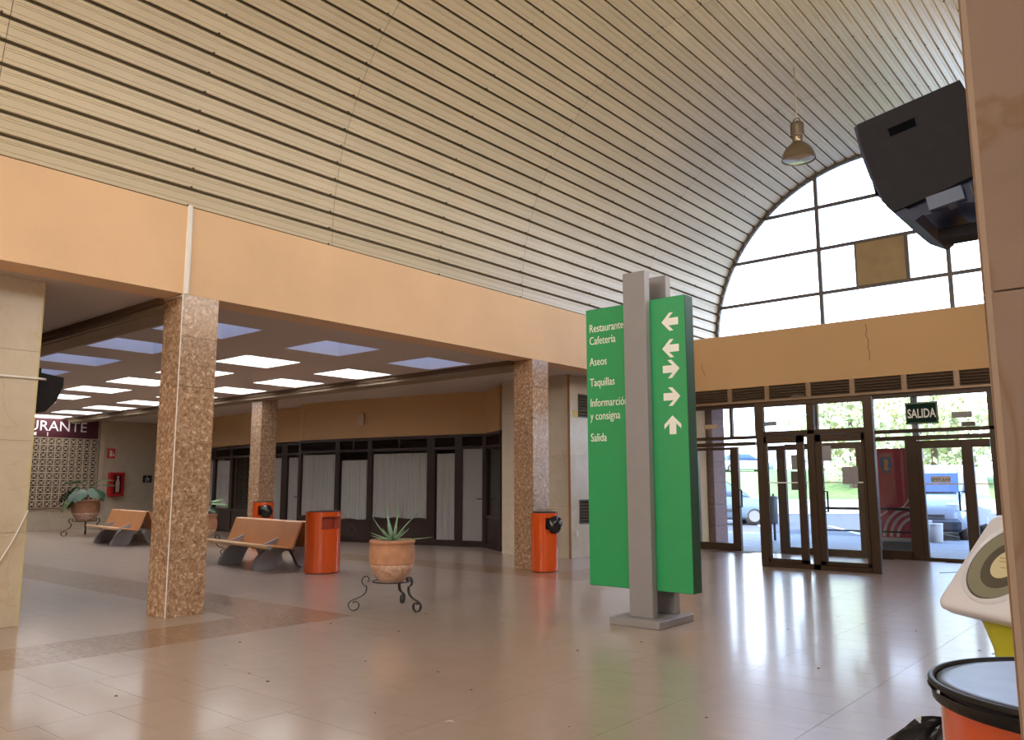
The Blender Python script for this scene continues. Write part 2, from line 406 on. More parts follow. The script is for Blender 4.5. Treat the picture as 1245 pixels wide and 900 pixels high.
# ---- nave vault: slats of cream sheet metal on a dark shell
VX, VZ, VR = -4.70, 4.70, 3.82
NS = 55; DT = math.radians(184.6)/NS; T0 = math.radians(-2.4)
shell = MB()
def shp(t, y, r): return (VX - r*math.cos(t), y, VZ + r*math.sin(t))
shell.grid(lambda u, v: shp(T0 + u*math.radians(184.6), -12.2 + v*30.0, VR+.05), 60, 2)
vault = struct('ceiling', shell, vault_back, label='barrel vault of long cream metal slats over the hall')
def slat_mesh(L):
    hw = VR*DT/2
    prof = [(-hw+.015, .045), (-hw+.019, .002), (-hw+.034, 0), (-.052, 0), (-.050, .005), (-.048, 0), (.026, 0), (.028, .006), (.031, .006), (.033, 0), (.048, 0), (.050, .006), (.053, .006), (.055, 0), (hw-.028, 0), (hw-.018, .012), (hw-.015, .045)]
    b = MB()
    vs = []
    for (t, d) in prof:
        a = t/VR; r = VR + d
        vs += [(-r*math.cos(a), 0, r*math.sin(a)), (-r*math.cos(a), L, r*math.sin(a))]
    b.add(vs, [(2*i, 2*i+1, 2*i+3, 2*i+2) for i in range(len(prof)-1)])
    return b.mesh('ceiling_slat', vault_m)
bays = [(2.42, 6.42), (6.42, 10.42), (10.42, 14.42), (14.42, 17.72)]
screws = MB()
for ya, yb in bays:
    me = slat_mesh(yb-ya-.006)
    for k in range(NS):
        t = T0 + (k+.5)*DT
        link('ceiling_slat', me, vault, (VX, ya+.003, VZ), (0, t, 0))
near = MB()
me_n = slat_mesh(14.617)
for k in range(NS):
    t = T0 + (k+.5)*DT
    R3 = Matrix.Translation((VX, -12.2, VZ)) @ Matrix.Rotation(t, 4, 'Y')
    near.add([v.co for v in me_n.vertices], [tuple(p.vertices) for p in me_n.polygons], T=R3)
o = obj('near_ceiling_slats', near, vault_m, vault); o['kind'] = 'stuff'
for y in (2.36, 4.42, 6.36, 8.42, 10.36, 12.42, 14.36, 16.4):
    for k in range(NS+1):
        t = T0 + k*DT + .006; c = Vector(shp(t, y + random.uniform(-.02, .02), VR-.003))
        screws.add([c+Vector((-.011, -.011, -.006)), c+Vector((.011, -.011, -.006)), c+Vector((.011, .011, -.006)), c+Vector((-.011, .011, -.006)),
                    c+Vector((-.008, -.008, .008)), c+Vector((.008, -.008, .008)), c+Vector((.008, .008, .008)), c+Vector((-.008, .008, .008))],
                   [(0,3,2,1),(4,5,6,7),(0,1,5,4),(1,2,6,5),(2,3,7,6),(3,0,4,7)])
o = obj('screws', screws, screw_m, vault); o['kind'] = 'stuff'
# outer roof over the vault keeps daylight out
struct('roof', MB().grid(lambda u, v: shp(-.12 + u*(PI+.24), -12.4 + v*30.2, VR+.16), 40, 1), roof_m, label='outer roof of the barrel vault')

# ---- left beam, soffit ceiling of the left hall, cross beams
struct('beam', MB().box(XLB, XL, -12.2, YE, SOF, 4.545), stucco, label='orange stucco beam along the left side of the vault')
struct('beam_coping', MB().box(XLB-.3, XL-.02, -12.2, 17.8, 4.546, 4.62), vault_back)
# ceiling with skylight openings
SXS = [-10.33 - 2.13*k for k in range(9)]; SYS = [5.72, 7.86, 9.98]; SH = .53
cm = MB()
def cell_open(x, y): return any(abs(x-a) < SH-.01 for a in SXS) and any(abs(y-b) < SH-.01 for b in SYS)
gx = sorted({-31.0, XLB+.001} | {a-SH for a in SXS} | {a+SH for a in SXS}); gy = sorted({-12.2, 16.5} | {b-SH for b in SYS} | {b+SH for b in SYS})
for i in range(len(gx)-1):
    for j in range(len(gy)-1):
        if not cell_open((gx[i]+gx[i+1])/2, (gy[j]+gy[j+1])/2):
            cm.quad((gx[i], gy[j], CEI), (gx[i], gy[j+1], CEI), (gx[i+1], gy[j+1], CEI), (gx[i+1], gy[j], CEI))
struct('ceiling_left', cm, plaster, label='flat grey plaster ceiling of the side hall with square skylights')
struct('roof_left', MB().box(-31.2, XLB-.1, -12.3, 16.6, 4.2, 4.3), roof_m)
wn = 20
for i, a in enumerate(SXS):
    for j, b in enumerate(SYS):
        blue = (i == 0 or j == 0)
        h = .42
        sh = MB()
        for (p, q) in (((-SH, -SH), (SH, -SH)), ((SH, -SH), (SH, SH)), ((SH, SH), (-SH, SH)), ((-SH, SH), (-SH, -SH))):
            sh.quad((p[0], p[1], 0), (q[0], q[1], 0), (q[0], q[1], h), (p[0], p[1], h))
        w = group_struct('window_%d' % wn, 'square %s skylight in the side hall ceiling' % ('blue' if blue else 'white'), (a, b, CEI)); wn += 1
        obj('shaft', sh, white_shaft, w)
        obj('pane', MB().box(-SH, SH, -SH, SH, h, h+.02), sky_b if blue else sky_w, w)
def crossbeam(name, y, lab):
    b = struct(name, MB().box(-30.4, XLB, y, y+.44, 3.42, CEI), beamtan, label=lab)
    obj('edge_strip', MB().box(-30.4, XLB, y-.05, y, 3.47, CEI), mats_trim, b)
    k = 0
    x = XLB
    while x > -24:
        obj('beam_board', MB().box(x-1.5, x-.012, y+.06, y+.38, 3.408, 3.42), beamtan, b); x -= 1.512
mats_trim = mat('brown_beam_trim', (.15, .10, .065), .85, spec=.1)
crossbeam('beam_cross', 4.40, 'thin tan cross beam running back from the near brown column')
crossbeam('beam_cross', 10.67, 'thin tan cross beam running back from the far brown column')
# cable along the cross beam and duct down the stucco beam
duct = thing('cable_duct', 'white cable duct running down the orange beam above the near column', 'duct', (XL, 4.42, SOF))
obj('duct', MB().box(0, .028, -.022, .022, .0, 1.03), white_duct, duct)
obj('cable', MB().tube([(.012, .03, 1.0), (.010, .035, .5), (.012, .03, .02), (.012, -.02, -.016), (-.45, -.03, -.016)], .008), white_duct, duct)

# ---- columns clad in brown marble panels
def column(x0, x1, y0_, y1_, zt, lab, joints):
    c = struct('column', MB().box(x0+.012, x1-.012, y0_+.012, y1_-.012, 0, zt), grout, label=lab)
    zs = [0] + joints + [zt]
    for a, b in zip(zs[:-1], zs[1:]):
        g = .0015
        for (p, q, n) in (((x0, y0_), (x1, y0_), 'y-'), ((x0, y1_), (x1, y1_), 'y+'), ((x0, y0_), (x0, y1_), 'x-'), ((x1, y0_), (x1, y1_), 'x+')):
            m = MB()
            if n == 'y-': m.bbox(x0, x1-.004, y0_, y0_+.02, a+g, b-g, .0015)
            elif n == 'y+': m.bbox(x0, x1-.004, y1_-.02, y1_, a+g, b-g, .0015)
            elif n == 'x-': m.bbox(x0, x0+.02, y0_+.021, y1_-.021, a+g, b-g, .0015)
            else: m.bbox(x1-.02, x1, y0_+.002, y1_-.002, a+g, b-g, .0015)
            obj('marble_panel', m, marble_b, c)
    return c
ca = column(-8.93, XL, 4.40, 4.84, SOF, 'near square column clad in speckled brown marble', [.6, 1.23, 1.86, 2.49, 3.05])
cb = column(-8.93, XL, 10.67, 11.11, SOF, 'far square column of brown marble beside the orange bin', [.62, 1.24, 1.85, 2.5, 3.05])
cc = column(-17.36, -16.93, 10.86, 11.29, CEI, 'brown marble column deep in the side hall before the curtained shop', [.7, 1.4, 2.1, 2.8])
obj('corner_strip', MB().box(XL-.006, XL+.004, 4.396, 4.404, 0, SOF), white_duct, ca)

# ---- left near wall end (cream marble slabs)
wl = struct('wall_left', MB().box(-10.2, -9.215, -12.2, 3.21, 0, CEI), grout, label='cream marble wall at the left edge of the view')
zj = [0, .93, 1.86, 2.79, CEI]
yj = [-12.2, -4.6, -3.0, -1.4, .2, 1.75, 3.22]
for a, b in zip(zj[:-1], zj[1:]):
    for p, q in zip(yj[:-1], yj[1:]):
        obj('marble_slab', MB().bbox(-9.222, -9.2, p+.001, q-.001, a+.0015, b-.0015, .001), marble_c, wl)
    obj('marble_slab', MB().bbox(-10.2, -9.222, 3.20, 3.222, a+.0015, b-.0015, .001), marble_c, wl)
obj('corner_trim', MB().box(-9.206, -9.194, 3.216, 3.226, 0, SOF), mat('yellowish_corner_trim', (.55, .47, .20), .5), wl)
t = thing('wall_cable', 'thin white cable drooping across the cream marble wall', 'cable', (-9.2, 3.2, 1.1))
obj('cable', MB().tube([(.008, .03, .05), (.010, -.02, -.08), (.012, -.10, -.27), (.012, -.20, -.46), (.010, -.5, -.78)], .006), white_duct, t)
t = thing('pipe_duct', 'white horizontal cable pipe across the cream marble wall', 'pipe', (-9.2, 2.2, 2.5))
obj('pipe', MB().tube([(.012, -3.0, -.02), (.012, 1.03, .01), (.0, 1.10, .01)], .013), white_duct, t)
# black monitor on the hidden side of that wall end
t = thing('wall_monitor', 'black tube monitor peeping out from behind the cream wall end', 'monitor', (-9.55, 3.22, 2.2))
obj('housing', MB().prism([(.0, .0), (.14, -.02), (.24, .1), (.30, .26), (.30, .36), (.0, .40)], -.28, .24, 'x'), tv_m, t)
obj('bracket', MB().box(-.1, .1, -.0, .12, .40, .46), tv_m, t)

# ---- far left: restaurant wall
XR = -27.7; XW = XR-.02
wb = struct('wall_back', MB().box(XW-.3, XW, -2, 16.6, 0, CEI), marble_c, label='cream wall at the far end of the side hall')
struct('wall_side', MB().box(-31, -10.2, -2.2, -2.0, 0, CEI), marble_c)
struct('trim_1', MB().box(XR, XR+.05, 11.72, 11.88, .7, CEI), cream_block, label='pale upright band beside the lattice')
sb = thing('restaurant_signboard', 'maroon signboard over the lattice reading RESTAURANTE in white', 'sign', (XR, 7.62, 2.95))
obj('board', MB().box(0, .06, -.2, 4.02, -.03, .56), maroon, sb)
text('lettering', 'RESTAURANTE', .45, white_txt, sb, (.062, 3.66, .17), (PI/2, 0, PI/2), 'RIGHT', sx=1.02)
obj('arrow', MB().prism([(1.95, .06), (2.15, .0), (2.15, .12)], .06, .066, 'x'), white_txt, sb)
obj('mark', MB().box(.06, .066, 2.46, 2.49, .0, .12), white_txt, sb)
ls = thing('lattice_screen', 'cream openwork cement lattice below the maroon signboard', 'screen', (XR, 7.48, .72))
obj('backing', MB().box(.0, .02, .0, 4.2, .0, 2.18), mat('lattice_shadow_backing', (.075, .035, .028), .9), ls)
blk = MB()
B = .218
for (a, b, c, d) in ((0, B, 0, .02), (0, B, B-.02, B), (0, .02, .02, B-.02), (B-.02, B, .02, B-.02)):
    blk.box(.02, .10, a+.002, b-.002, c+.002, d-.002)
for ang in (PI/4, 3*PI/4):
    blk.box(.03, .095, -.15, .15, -.008, .008, T=Matrix.Translation((0, B/2, B/2)) @ Matrix.Rotation(ang, 4, 'X') @ Matrix.Scale(.62, 4, (0, 1, 0)))
blk.box(.025, .098, B/2-.035, B/2+.035, B/2-.035, B/2-.022); blk.box(.025, .098, B/2-.035, B/2+.035, B/2+.022, B/2+.035)
blk.box(.025, .098, B/2-.035, B/2-.022, B/2-.022, B/2+.022); blk.box(.025, .098, B/2+.022, B/2+.035, B/2-.022, B/2+.022)
bme = blk.mesh('lattice_block', cream_block)
for i in range(19):
    for j in range(10): link('lattice_block', bme, ls, (0, i*B+.02, j*B))
t = thing('fire_sign', 'small red fire sign above the extinguisher box', 'sign', (XR, 12.12, 2.46))
obj('plate', MB().box(0, .02, -.13, .13, -.16, .16), red_sign, t); obj('pictogram', MB().box(.02, .024, -.05, .03, -.1, .1), white_txt, t); obj('pictogram_flame', MB().prism([(.045, -.08), (.10, -.08), (.085, .05)], .02, .024, 'x'), white_txt, t)
t = thing('extinguisher_cabinet', 'red wall cabinet holding a fire extinguisher', 'cabinet', (XR, 12.3, 1.05))
obj('case', MB().bbox(0, .22, -.24, .24, 0, .78, .02), red_box, t)
obj('pane', MB().box(.221, .226, -.13, .13, .08, .70), mat('cabinet_window', (.05, .004, .006), .3), t)
obj('extinguisher', MB().lathe([(.01, .12), (.06, .14), (.065, .45), (.03, .55), (.03, .62), (.05, .66)], 14, (.27-.03, .0), sx=.2), mat('pale_extinguisher_label', (.5, .35, .33), .4), t)
t = thing('accessible_toilet_sign', 'small black accessible toilet sign on the cream wall', 'sign', (XR, 13.4, 1.62))
obj('plate', MB().box(0, .02, -.15, .15, -.12, .12), black_sign, t)
obj('wheelchair_symbol', MB().lathe([(.06, 0), (.045, 0)], 14, cap=False, T=Matrix.Translation((.022, -.02, -.03)) @ Matrix.Rotation(PI/2, 4, 'Y')).box(.02, .024, -.03, -.01, -.02, .08).box(.02, .024, -.02, .06, .0, .018).box(.02, .024, .045, .06, -.06, .0), white_txt, t)

# ---- shop front at the back of the side hall
def local_struct(name, lab, P, Q):
    d = Vector((Q[0]-P[0], Q[1]-P[1])); return group_struct(name, lab, (P[0], P[1], 0), math.atan2(d.y, d.x)), d.length
shopP = [(-25.2, 13.75), (-23.75, 13.62), (-20.35, 13.2), (-18.95, 13.42)]      # left run, stepped back
shopQ = [(-18.12, 12.8), (-16.7, 12.97), (-15.68, 13.16), (-13.86, 13.5), (-13.06, 13.64), (-12.42, 13.82), (-11.42, 13.19)]
ZT = 2.57
def wallrun(name, pts, z0, z1, m, lab, th=.16):
    b = MB()
    for a, c in zip(pts[:-1], pts[1:]):
        d = Vector((c[0]-a[0], c[1]-a[1])).normalized(); n = Vector((-d.y, d.x))*th
        b.add([(a[0], a[1], z0), (c[0], c[1], z0), (c[0]+n.x, c[1]+n.y, z0), (a[0]+n.x, a[1]+n.y, z0), (a[0], a[1], z1), (c[0], c[1], z1), (c[0]+n.x, c[1]+n.y, z1), (a[0]+n.x, a[1]+n.y, z1)],
              [(0,3,2,1),(4,5,6,7),(0,1,5,4),(1,2,6,5),(2,3,7,6),(3,0,4,7)])
    return struct(name, b, m, label=lab)
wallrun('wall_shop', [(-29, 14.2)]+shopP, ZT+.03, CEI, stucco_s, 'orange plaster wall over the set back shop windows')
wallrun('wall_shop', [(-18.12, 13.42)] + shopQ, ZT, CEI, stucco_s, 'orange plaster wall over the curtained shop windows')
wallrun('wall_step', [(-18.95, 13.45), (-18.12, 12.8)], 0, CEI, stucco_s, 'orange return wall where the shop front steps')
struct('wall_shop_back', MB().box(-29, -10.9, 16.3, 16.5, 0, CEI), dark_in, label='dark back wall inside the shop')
wnum = [1]; dnum = [1]
def curtain(origin, rz, s0, s1, z0, z1, lab, back=.07):
    n = max(4, int((s1-s0)/.012)); ph = random.random()*6
    def fn(u, v):
        s = s0+(s1-s0)*u; w = s*2*PI/.105
        return (s, back + .016*math.sin(w+ph) + .010*math.sin(w*.41+ph*2) + .004*math.sin(w*2.3), z0+(z1-z0)*v + .012*math.sin(s*9+ph)*(1-v))
    o = obj('net_curtain', MB().grid(fn, n, 2), curtain_m, None, origin, (0, 0, rz)); tag(o, lab, 'curtain', 'net curtains in the shop windows'); return o
def slats(parent, s0, s1, z0, z1, n, m, y=.02, d=.05):
    for k in range(n):
        z = z0 + (k+.5)*(z1-z0)/n
        obj('louvre_slat', MB().box(-0.5*(s1-s0), .5*(s1-s0), -d/2, d/2, -.006, .006, T=Matrix.Translation(((s0+s1)/2, y+d/2, z)) @ Matrix.Rotation(-.6, 4, 'X')), m, parent)
def diamond(parent, sc, zc, r=.15):
    b = MB()
    for k in range(4):
        b.box(-r*.72, r*.72, -.012, .0, r*.70-.012, r*.70+.0, T=Matrix.Translation((sc, 0, zc)) @ Matrix.Rotation(PI/4 + k*PI/2, 4, 'Y'))
    obj('diamond_moulding', b, mat_dia, parent)
mat_dia = mat('worn_moulding', (.10, .075, .065), .5)
def shop_unit(P, Q, kind, lab, zsill=.66, clab=None, ctop=2.16, cbot=None, lm=.09, rm=.09, muls=(), frost_p=False, handle=None, cs=(.0, .0), dia=False, ltop=2.22):
    r, L = local_struct(('window_%d' % wnum[0]) if kind == 'w' else ('door_%d' % dnum[0]), lab, P, Q)
    if kind == 'w': wnum[0] += 1
    else: dnum[0] += 1
    b = MB().box(0, lm, 0, .09, 0, ZT).box(L-rm, L, 0, .09, 0, ZT).box(lm, L-rm, 0, .09, ZT-.07, ZT).box(lm, L-rm, 0, .09, ltop, ltop+.07)
    zs = zsill if kind == 'w' else .14
    b.box(lm, L-rm, 0, .09, zs-.07, zs)
    if kind == 'w': b.box(lm, L-rm, 0, .09, 0, .08)
    for mm in muls: b.box(mm-.02, mm+.02, 0, .08, ltop, ZT)
    obj('frame', b, darkframe, r)
    obj('kick_panel', MB().box(lm, L-rm, .03, .06, .08 if kind == 'w' else 0, zs-.07), darkpanel, r)
    slats(r, lm, L-rm, ltop+.07, ZT-.07, 5, darkframe)
    obj('louvre_back', MB().box(lm, L-rm, .085, .09, ltop+.07, ZT-.07), dark_in, r)
    obj('pane', MB().box(lm, L-rm, .04, .046, zs, ltop), frost if frost_p else pane_tint, r)
    if dia: diamond(r, L/2, zs*.5+.02)
    if handle is not None: obj('handle', MB().tube([(handle, .0, 1.08), (handle, -.05, 1.08), (handle-.1, -.05, 1.08)], .012), mat_handle, r)
    if clab: curtain((P[0], P[1], 0), math.atan2(Q[1]-P[1], Q[0]-P[0]), lm+.01+cs[0], L-rm-.01-cs[1], cbot if cbot is not None else zs+.01, ctop, clab, .085)
    return r
mat_handle = mat('dark_handle', (.02, .02, .02), .3)
def lerp(a, b, t): return (a[0]+(b[0]-a[0])*t, a[1]+(b[1]-a[1])*t)
# stepped back run: window, window, (column hides), door pair
shop_unit((-28.9, 14.2), shopP[0], 'w', 'dark framed shop window at the far left end', .70, muls=())
shop_unit(shopP[0], shopP[1], 'w', 'dark framed window left of the deep column', .70, 'net curtain in the leftmost shop window, left of the deep column', lm=.12, rm=.10)
shop_unit(shopP[1], lerp(shopP[1], shopP[2], .36), 'w', 'dark framed window just left of the deep column', .70, 'net curtain just left of the deep marble column', lm=.05)
shop_unit(lerp(shopP[1], shopP[2], .36), lerp(shopP[2], shopP[3], .04), 'w', 'dark framed window behind the deep column', .70, None)
a0, a1, a2 = lerp(shopP[2], shopP[3], .04), lerp(shopP[2], shopP[3], .58), shopP[3]
shop_unit(a0, a1, 'd', 'dark framed shop door with a long curtain right of the deep column', clab='long net curtain in the narrow door right of the deep column', lm=.11, rm=.12, cbot=.15)
shop_unit(a1, a2, 'd', 'dark framed shop door at the step of the shop front', clab='long net curtain in the handled door at the step of the front', lm=.10, rm=.06, handle=.56, cbot=.15)
# front run
q = shopQ
shop_unit(q[0], q[1], 'w', 'dark framed shop window above the tall orange bin', .62, 'net curtain in the window behind the bench and tall orange bin', lm=.07, rm=.10, ctop=2.18)
shop_unit(q[1], q[2], 'w', 'dark framed shop window with a diamond moulding', .55, 'net curtain hung low, right of the tall orange bin', lm=.05, rm=.08, ctop=2.02, muls=(.5,), dia=True)
shop_unit(q[2], q[3], 'w', 'widest dark framed shop window behind the aloe', .60, 'widest net curtain behind the aloe plant', lm=.06, rm=.12, muls=(.9,), ctop=2.16)
shop_unit(q[3], q[4], 'd', 'dark framed shop door with a long net curtain', clab='long net curtain in the door right of the aloe', lm=.10, rm=.14, ctop=2.13, cbot=.13, cs=(.02, .0))
shop_unit(q[4], q[5], 'd', 'dark framed shop door with a grey frosted pane', lm=.06, rm=.08, frost_p=True, handle=.57)
shop_unit(q[5], q[6], 'w', 'dark angled shop window at the right corner', .72, None, lm=.06, rm=.10, dia=True)
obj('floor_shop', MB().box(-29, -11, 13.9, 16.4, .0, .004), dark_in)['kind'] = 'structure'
t = thing('wall_switch_plate', 'small pale plate high on the orange shop wall', 'plate', (-15.95, 13.07, 3.02), .17)
obj('plate', MB().bbox(-.11, .11, -.03, .0, -.15, .15, .008), mat('pale_plate', (.50, .38, .27), .6), t)

# ---- wall block at the right of the side hall (beyond the far column)
wr = struct('wall_far', MB().box(-11.0, -9.27, 12.77, YE, 0, CEI), grout, label='cream marble wall block beyond the far column')
for a, b in zip([0, .98, 1.96, 2.85], [.98, 1.96, 2.85, CEI]):
    for p, qq in ((-11.0, -10.15), (-10.15, -9.30)):
        obj('marble_slab', MB().bbox(p+.001, qq-.001, 12.75, 12.772, a+.0015, b-.0015, .001), marble_c, wr)
    for p, qq in ((12.75, 14.0), (14.0, 15.3), (15.3, YE)):
        obj('marble_slab', MB().bbox(-9.272, -9.25, p+.001, qq-.001, a+.0015, b-.0015, .001), marble_c, wr)
obj('edge_trim', MB().box(-9.30, -9.248, 12.742, 12.752, 0, CEI), mat('brown_edge_trim', (.36, .17, .07), .5), wr)
for z, lab in ((2.95, 'upper dark louvred vent in the cream wall left of the green sign'), (.88, 'lower dark louvred vent in the cream wall left of the green sign')):
    v = thing('wall_vent', lab, 'vent', (-9.25, 13.35, z))
    obj('frame', MB().box(0, .02, -.32, -.30, -.23, .23).box(0, .02, .30, .32, -.23, .23).box(0, .02, -.3, .3, .21, .23).box(0, .02, -.3, .3, -.23, -.21), darkframe, v)
    obj('backing', MB().box(0, .004, -.3, .3, -.21, .21), vault_back, v)
    for k in range(7): obj('louvre_slat', MB().box(-.018, .018, -.3, .3, -.004, .004, T=Matrix.Translation((.013, 0, -.18+k*.06)) @ Matrix.Rotation(.6, 4, 'Y')), darkframe, v)
t = thing('yellow_notice', 'small yellow notice beside the upper vent', 'notice', (-9.25, 12.93, 2.78)); obj('plate', MB().box(0, .006, -.08, .08, -.07, .07), yel, t)
t = thing('wall_socket', 'white socket low on the cream wall by the lower vent', 'socket', (-9.25, 12.93, .45))
obj('plate', MB().bbox(0, .02, -.045, .045, -.05, .05, .006), white_pl, t); obj('socket_face', MB().lathe([(.03, 0), (.03, .006)], 16, T=Matrix.Translation((.02, 0, 0)) @ Matrix.Rotation(PI/2, 4, 'Y')), white_duct, t)

# ---- end wall: fascia, louvres, glazed entrance, arched window
fas = struct('wall_end', MB().box(-11.0, 1.5, YE, 17.75, 3.47, 4.655), stucco_s, label='orange fascia above the entrance doors')
crk = [(-5.02, 4.55), (-5.0, 4.40), (-5.03, 4.32), (-4.98, 4.22), (-5.0, 4.05), (-4.97, 3.97), (-4.99, 3.80)]
obj('crack', MB().tube([(x+.26, YE-.001, z) for x, z in crk], .006, 4), mat('dark_crack', (.09, .05, .025), .9), fas)
obj('crack', MB().tube([(x, YE-.001, z) for x, z in ((-8.30, 4.1), (-8.33, 4.0), (-8.28, 3.9), (-8.25, 3.8))], .005, 4), MATS['dark_crack'], fas)
struct('wall_end_left', MB().box(-9.3, -8.62, YE, 17.2, 0, 3.47), stucco_s, label='narrow orange jamb at the left of the entrance')
struct('wall_end_right', MB().box(-2.25, 1.5, YE, 17.2, 0, 3.47), stucco_s, label='wall right of the entrance')
def bars(b, xs, y0b, y1b, z0, z1, w):
    for x in xs: b.box(x-w/2, x+w/2, y0b, y1b, z0, z1)
# louvre band
lv = group_struct('trim_2', 'brown louvred band under the orange fascia')
DIV = [-8.60, -7.67, -6.83, -5.95, -5.08, -4.12, -3.22, -2.30]
for x in DIV: obj('divider', MB().box(x-.05, x+.05, YE-.03, YE+.06, 3.17, 3.465), bronze_l, lv)
obj('ledge', MB().box(-8.66, -2.25, YE-.09, YE+.05, 3.125, 3.17), bronze_l, lv)
obj('louvre_back', MB().box(-8.6, -2.25, YE+.09, YE+.10, 3.17, 3.47), vault_back, lv)
for a, b in zip(DIV[:-1], DIV[1:]):
    for k in range(5):
        obj('louvre_slat', MB().box(-(b-a)/2+.05, (b-a)/2-.05, -.035, .035, -.006, .006, T=Matrix.Translation(((a+b)/2, YE+.03, 3.20+k*.056)) @ Matrix.Rotation(.5, 4, 'X')), louvre_m, lv)
t = obj('paper_scrap', MB().grid(lambda u, v: (-6.35+.42*u, YE-.07+.05*v, 3.172+.05*math.sin(PI*u)*(1+.3*math.sin(9*u))*(1-.5*v)+.004), 10, 3), paper_w); tag(t, 'crumpled white paper lying on the ledge above the doors', 'paper')
Yg = YE + .02
def glazing(name, lab, x0, x1, z0, z1, y=Yg, m=None):
    return obj(name, MB().box(x0, x1, y-.003, y+.003, z0, z1), m or pane_m)
def fbox(x0, x1, z0, z1, y=YE, d=.09): return (x0, x1, y-.01, y+d, z0, z1)
def framed(name, lab, members, panes, y=YE, d=.09, m=None, pm=None):
    g = group_struct(name, lab)
    for (x0, x1, z0, z1) in members: obj('frame_bar', MB().bbox(x0, x1, y-.01, y+d, z0, z1, .006), m or bronze, g)
    for (x0, x1, z0, z1) in panes: obj('pane', MB().box(x0, x1, y+d/2-.003, y+d/2+.003, z0, z1), pm or pane_m, g)
    return g
# fixed frame of the whole entrance
framed('window_100', 'bronze framed fanlights over the entrance',
    [(-8.64, -2.25, 3.04, 3.125), (-8.64, -8.55, 0, 3.04), (-7.14, -7.02, 2.43, 3.04), (-7.71, -7.65, 2.43, 3.04), (-8.55, -2.25, 2.36, 2.43), (-8.55, -7.14, 2.22, 2.30), (-4.84, -4.73, 0, 3.04), (-2.77, -2.66, 0, 3.04), (-4.73, -2.77, 2.22, 2.30), (-5.9, -5.8, 2.43, 3.04), (-2.66, -2.25, 2.22, 2.3)],
    [(-8.55, -7.71, 2.43, 3.04), (-7.65, -7.14, 2.43, 3.04), (-7.02, -5.9, 2.43, 3.04), (-5.8, -4.84, 2.43, 3.04), (-4.73, -2.77, 2.43, 3.04), (-2.66, -2.25, 2.43, 3.04),
     (-8.55, -7.14, 2.30, 2.36), (-4.73, -2.77, 2.30, 2.36), (-2.66, -2.25, 0, 2.22)])
framed('window_101', 'narrow fixed pane beside the red banner', [(-4.73, -4.15, 0, .16), (-4.19, -3.98, 0, 2.22)], [(-4.73, -4.19, .16, 2.22)])
d1 = framed('door_10', 'bronze framed glass door leaf at the left of the entrance', [(-8.56, -8.50, .0, 2.20), (-7.73, -7.55, .0, 2.20), (-8.50, -7.73, .0, .15), (-8.50, -7.73, 2.14, 2.20)], [(-8.50, -7.73, .15, 2.14)])
def pull(parent, x, y, z0, z1, side=1):
    obj('handle', MB().tube([(x, y, z0), (x+.09*side, y-.05, z0), (x+.09*side, y-.05, z1), (x, y, z1)], .016, 6), black_pl, parent)
pull(d1, -7.56, YE-.01, .92, 1.28)
d2 = framed('door_11', 'bronze framed glass door with a push sticker at the right', [(-3.98, -3.90, 0, 2.20), (-3.24, -3.06, 0, 2.20), (-3.90, -3.24, 0, .06), (-3.90, -3.24, 2.06, 2.20), (-3.06, -2.78, 0, .06), (-3.06, -2.78, 2.06, 2.20)], [(-3.90, -3.24, .06, 2.06), (-3.06, -2.78, .06, 2.06)])
pull(d2, -3.23, YE-.01, .92, 1.26, -1)
d3 = framed('door_12', 'bronze framed outer doors behind the glass windbreak', [(-7.06, -6.98, 0, 2.36), (-6.70, -6.52, 0, 2.2), (-6.98, -6.70, 2.1, 2.2), (-6.52, -5.92, 2.1, 2.22), (-6.52, -5.92, .0, .13), (-6.05, -5.88, 0, 2.36), (-5.88, -4.84, 0, .13), (-5.88, -4.84, 2.1, 2.22), (-5.1, -4.93, .13, 2.1)], [(-6.52, -6.05, .13, 2.1), (-5.88, -5.1, .13, 2.1), (-6.98, -6.70, .0, 2.1)])
# glass windbreak standing in front of the doors
YV = 13.67
vb = framed('door_13', 'bronze framed glass windbreak doors standing inside the entrance',
    [(-5.88, -5.74, 0, 2.82), (-4.06, -3.92, 0, 2.82), (-5.74, -4.06, 2.74, 2.82), (-5.74, -4.06, 2.23, 2.31), (-4.98, -4.86, 0, 2.74), (-5.74, -4.06, 0, .09)],
    [(-5.74, -4.98, 2.31, 2.74), (-4.86, -4.06, 2.31, 2.74), (-5.05, -4.98, .09, 2.23)], YV, .08)
for (x0, x1, lab, hx) in ((-5.74, -5.05, 'l', None), (-4.85, -4.06, 'r', -4.75)):
    for (a, b, c, d) in (((x0, x0+.05, .09, 2.22) if lab == 'l' else (x0, x0+.10, .09, 2.22)), ((x1-.12, x1, .09, 2.22) if lab == 'l' else (x1-.05, x1, .09, 2.22)), (x0, x1, .09, .15), (x0, x1, 2.10, 2.22)):
        obj('leaf_bar', MB().bbox(a, b, YV-.03, YV+.05, c, d, .005), bronze, vb)
    obj('pane', MB().box(x0+.05, x1-.05, YV+.008, YV+.014, .15, 2.10), pane_m, vb)
pull(vb, -4.76, YV-.03, .95, 1.28)
obj('safety_strip', MB().box(-5.70, -5.18, YV+.002, YV+.006, 1.415, 1.435).box(-4.74, -4.1, YV+.002, YV+.006, 1.415, 1.435).box(-5.04, -4.99, YV+.002, YV+.006, 1.415, 1.435), tape_w, vb)
obj('safety_strip', MB().box(-3.88, -3.26, YE+.02, YE+.026, 1.385, 1.405).box(-3.05, -2.79, YE+.02, YE+.026, 1.385, 1.405), tape_y, d2)
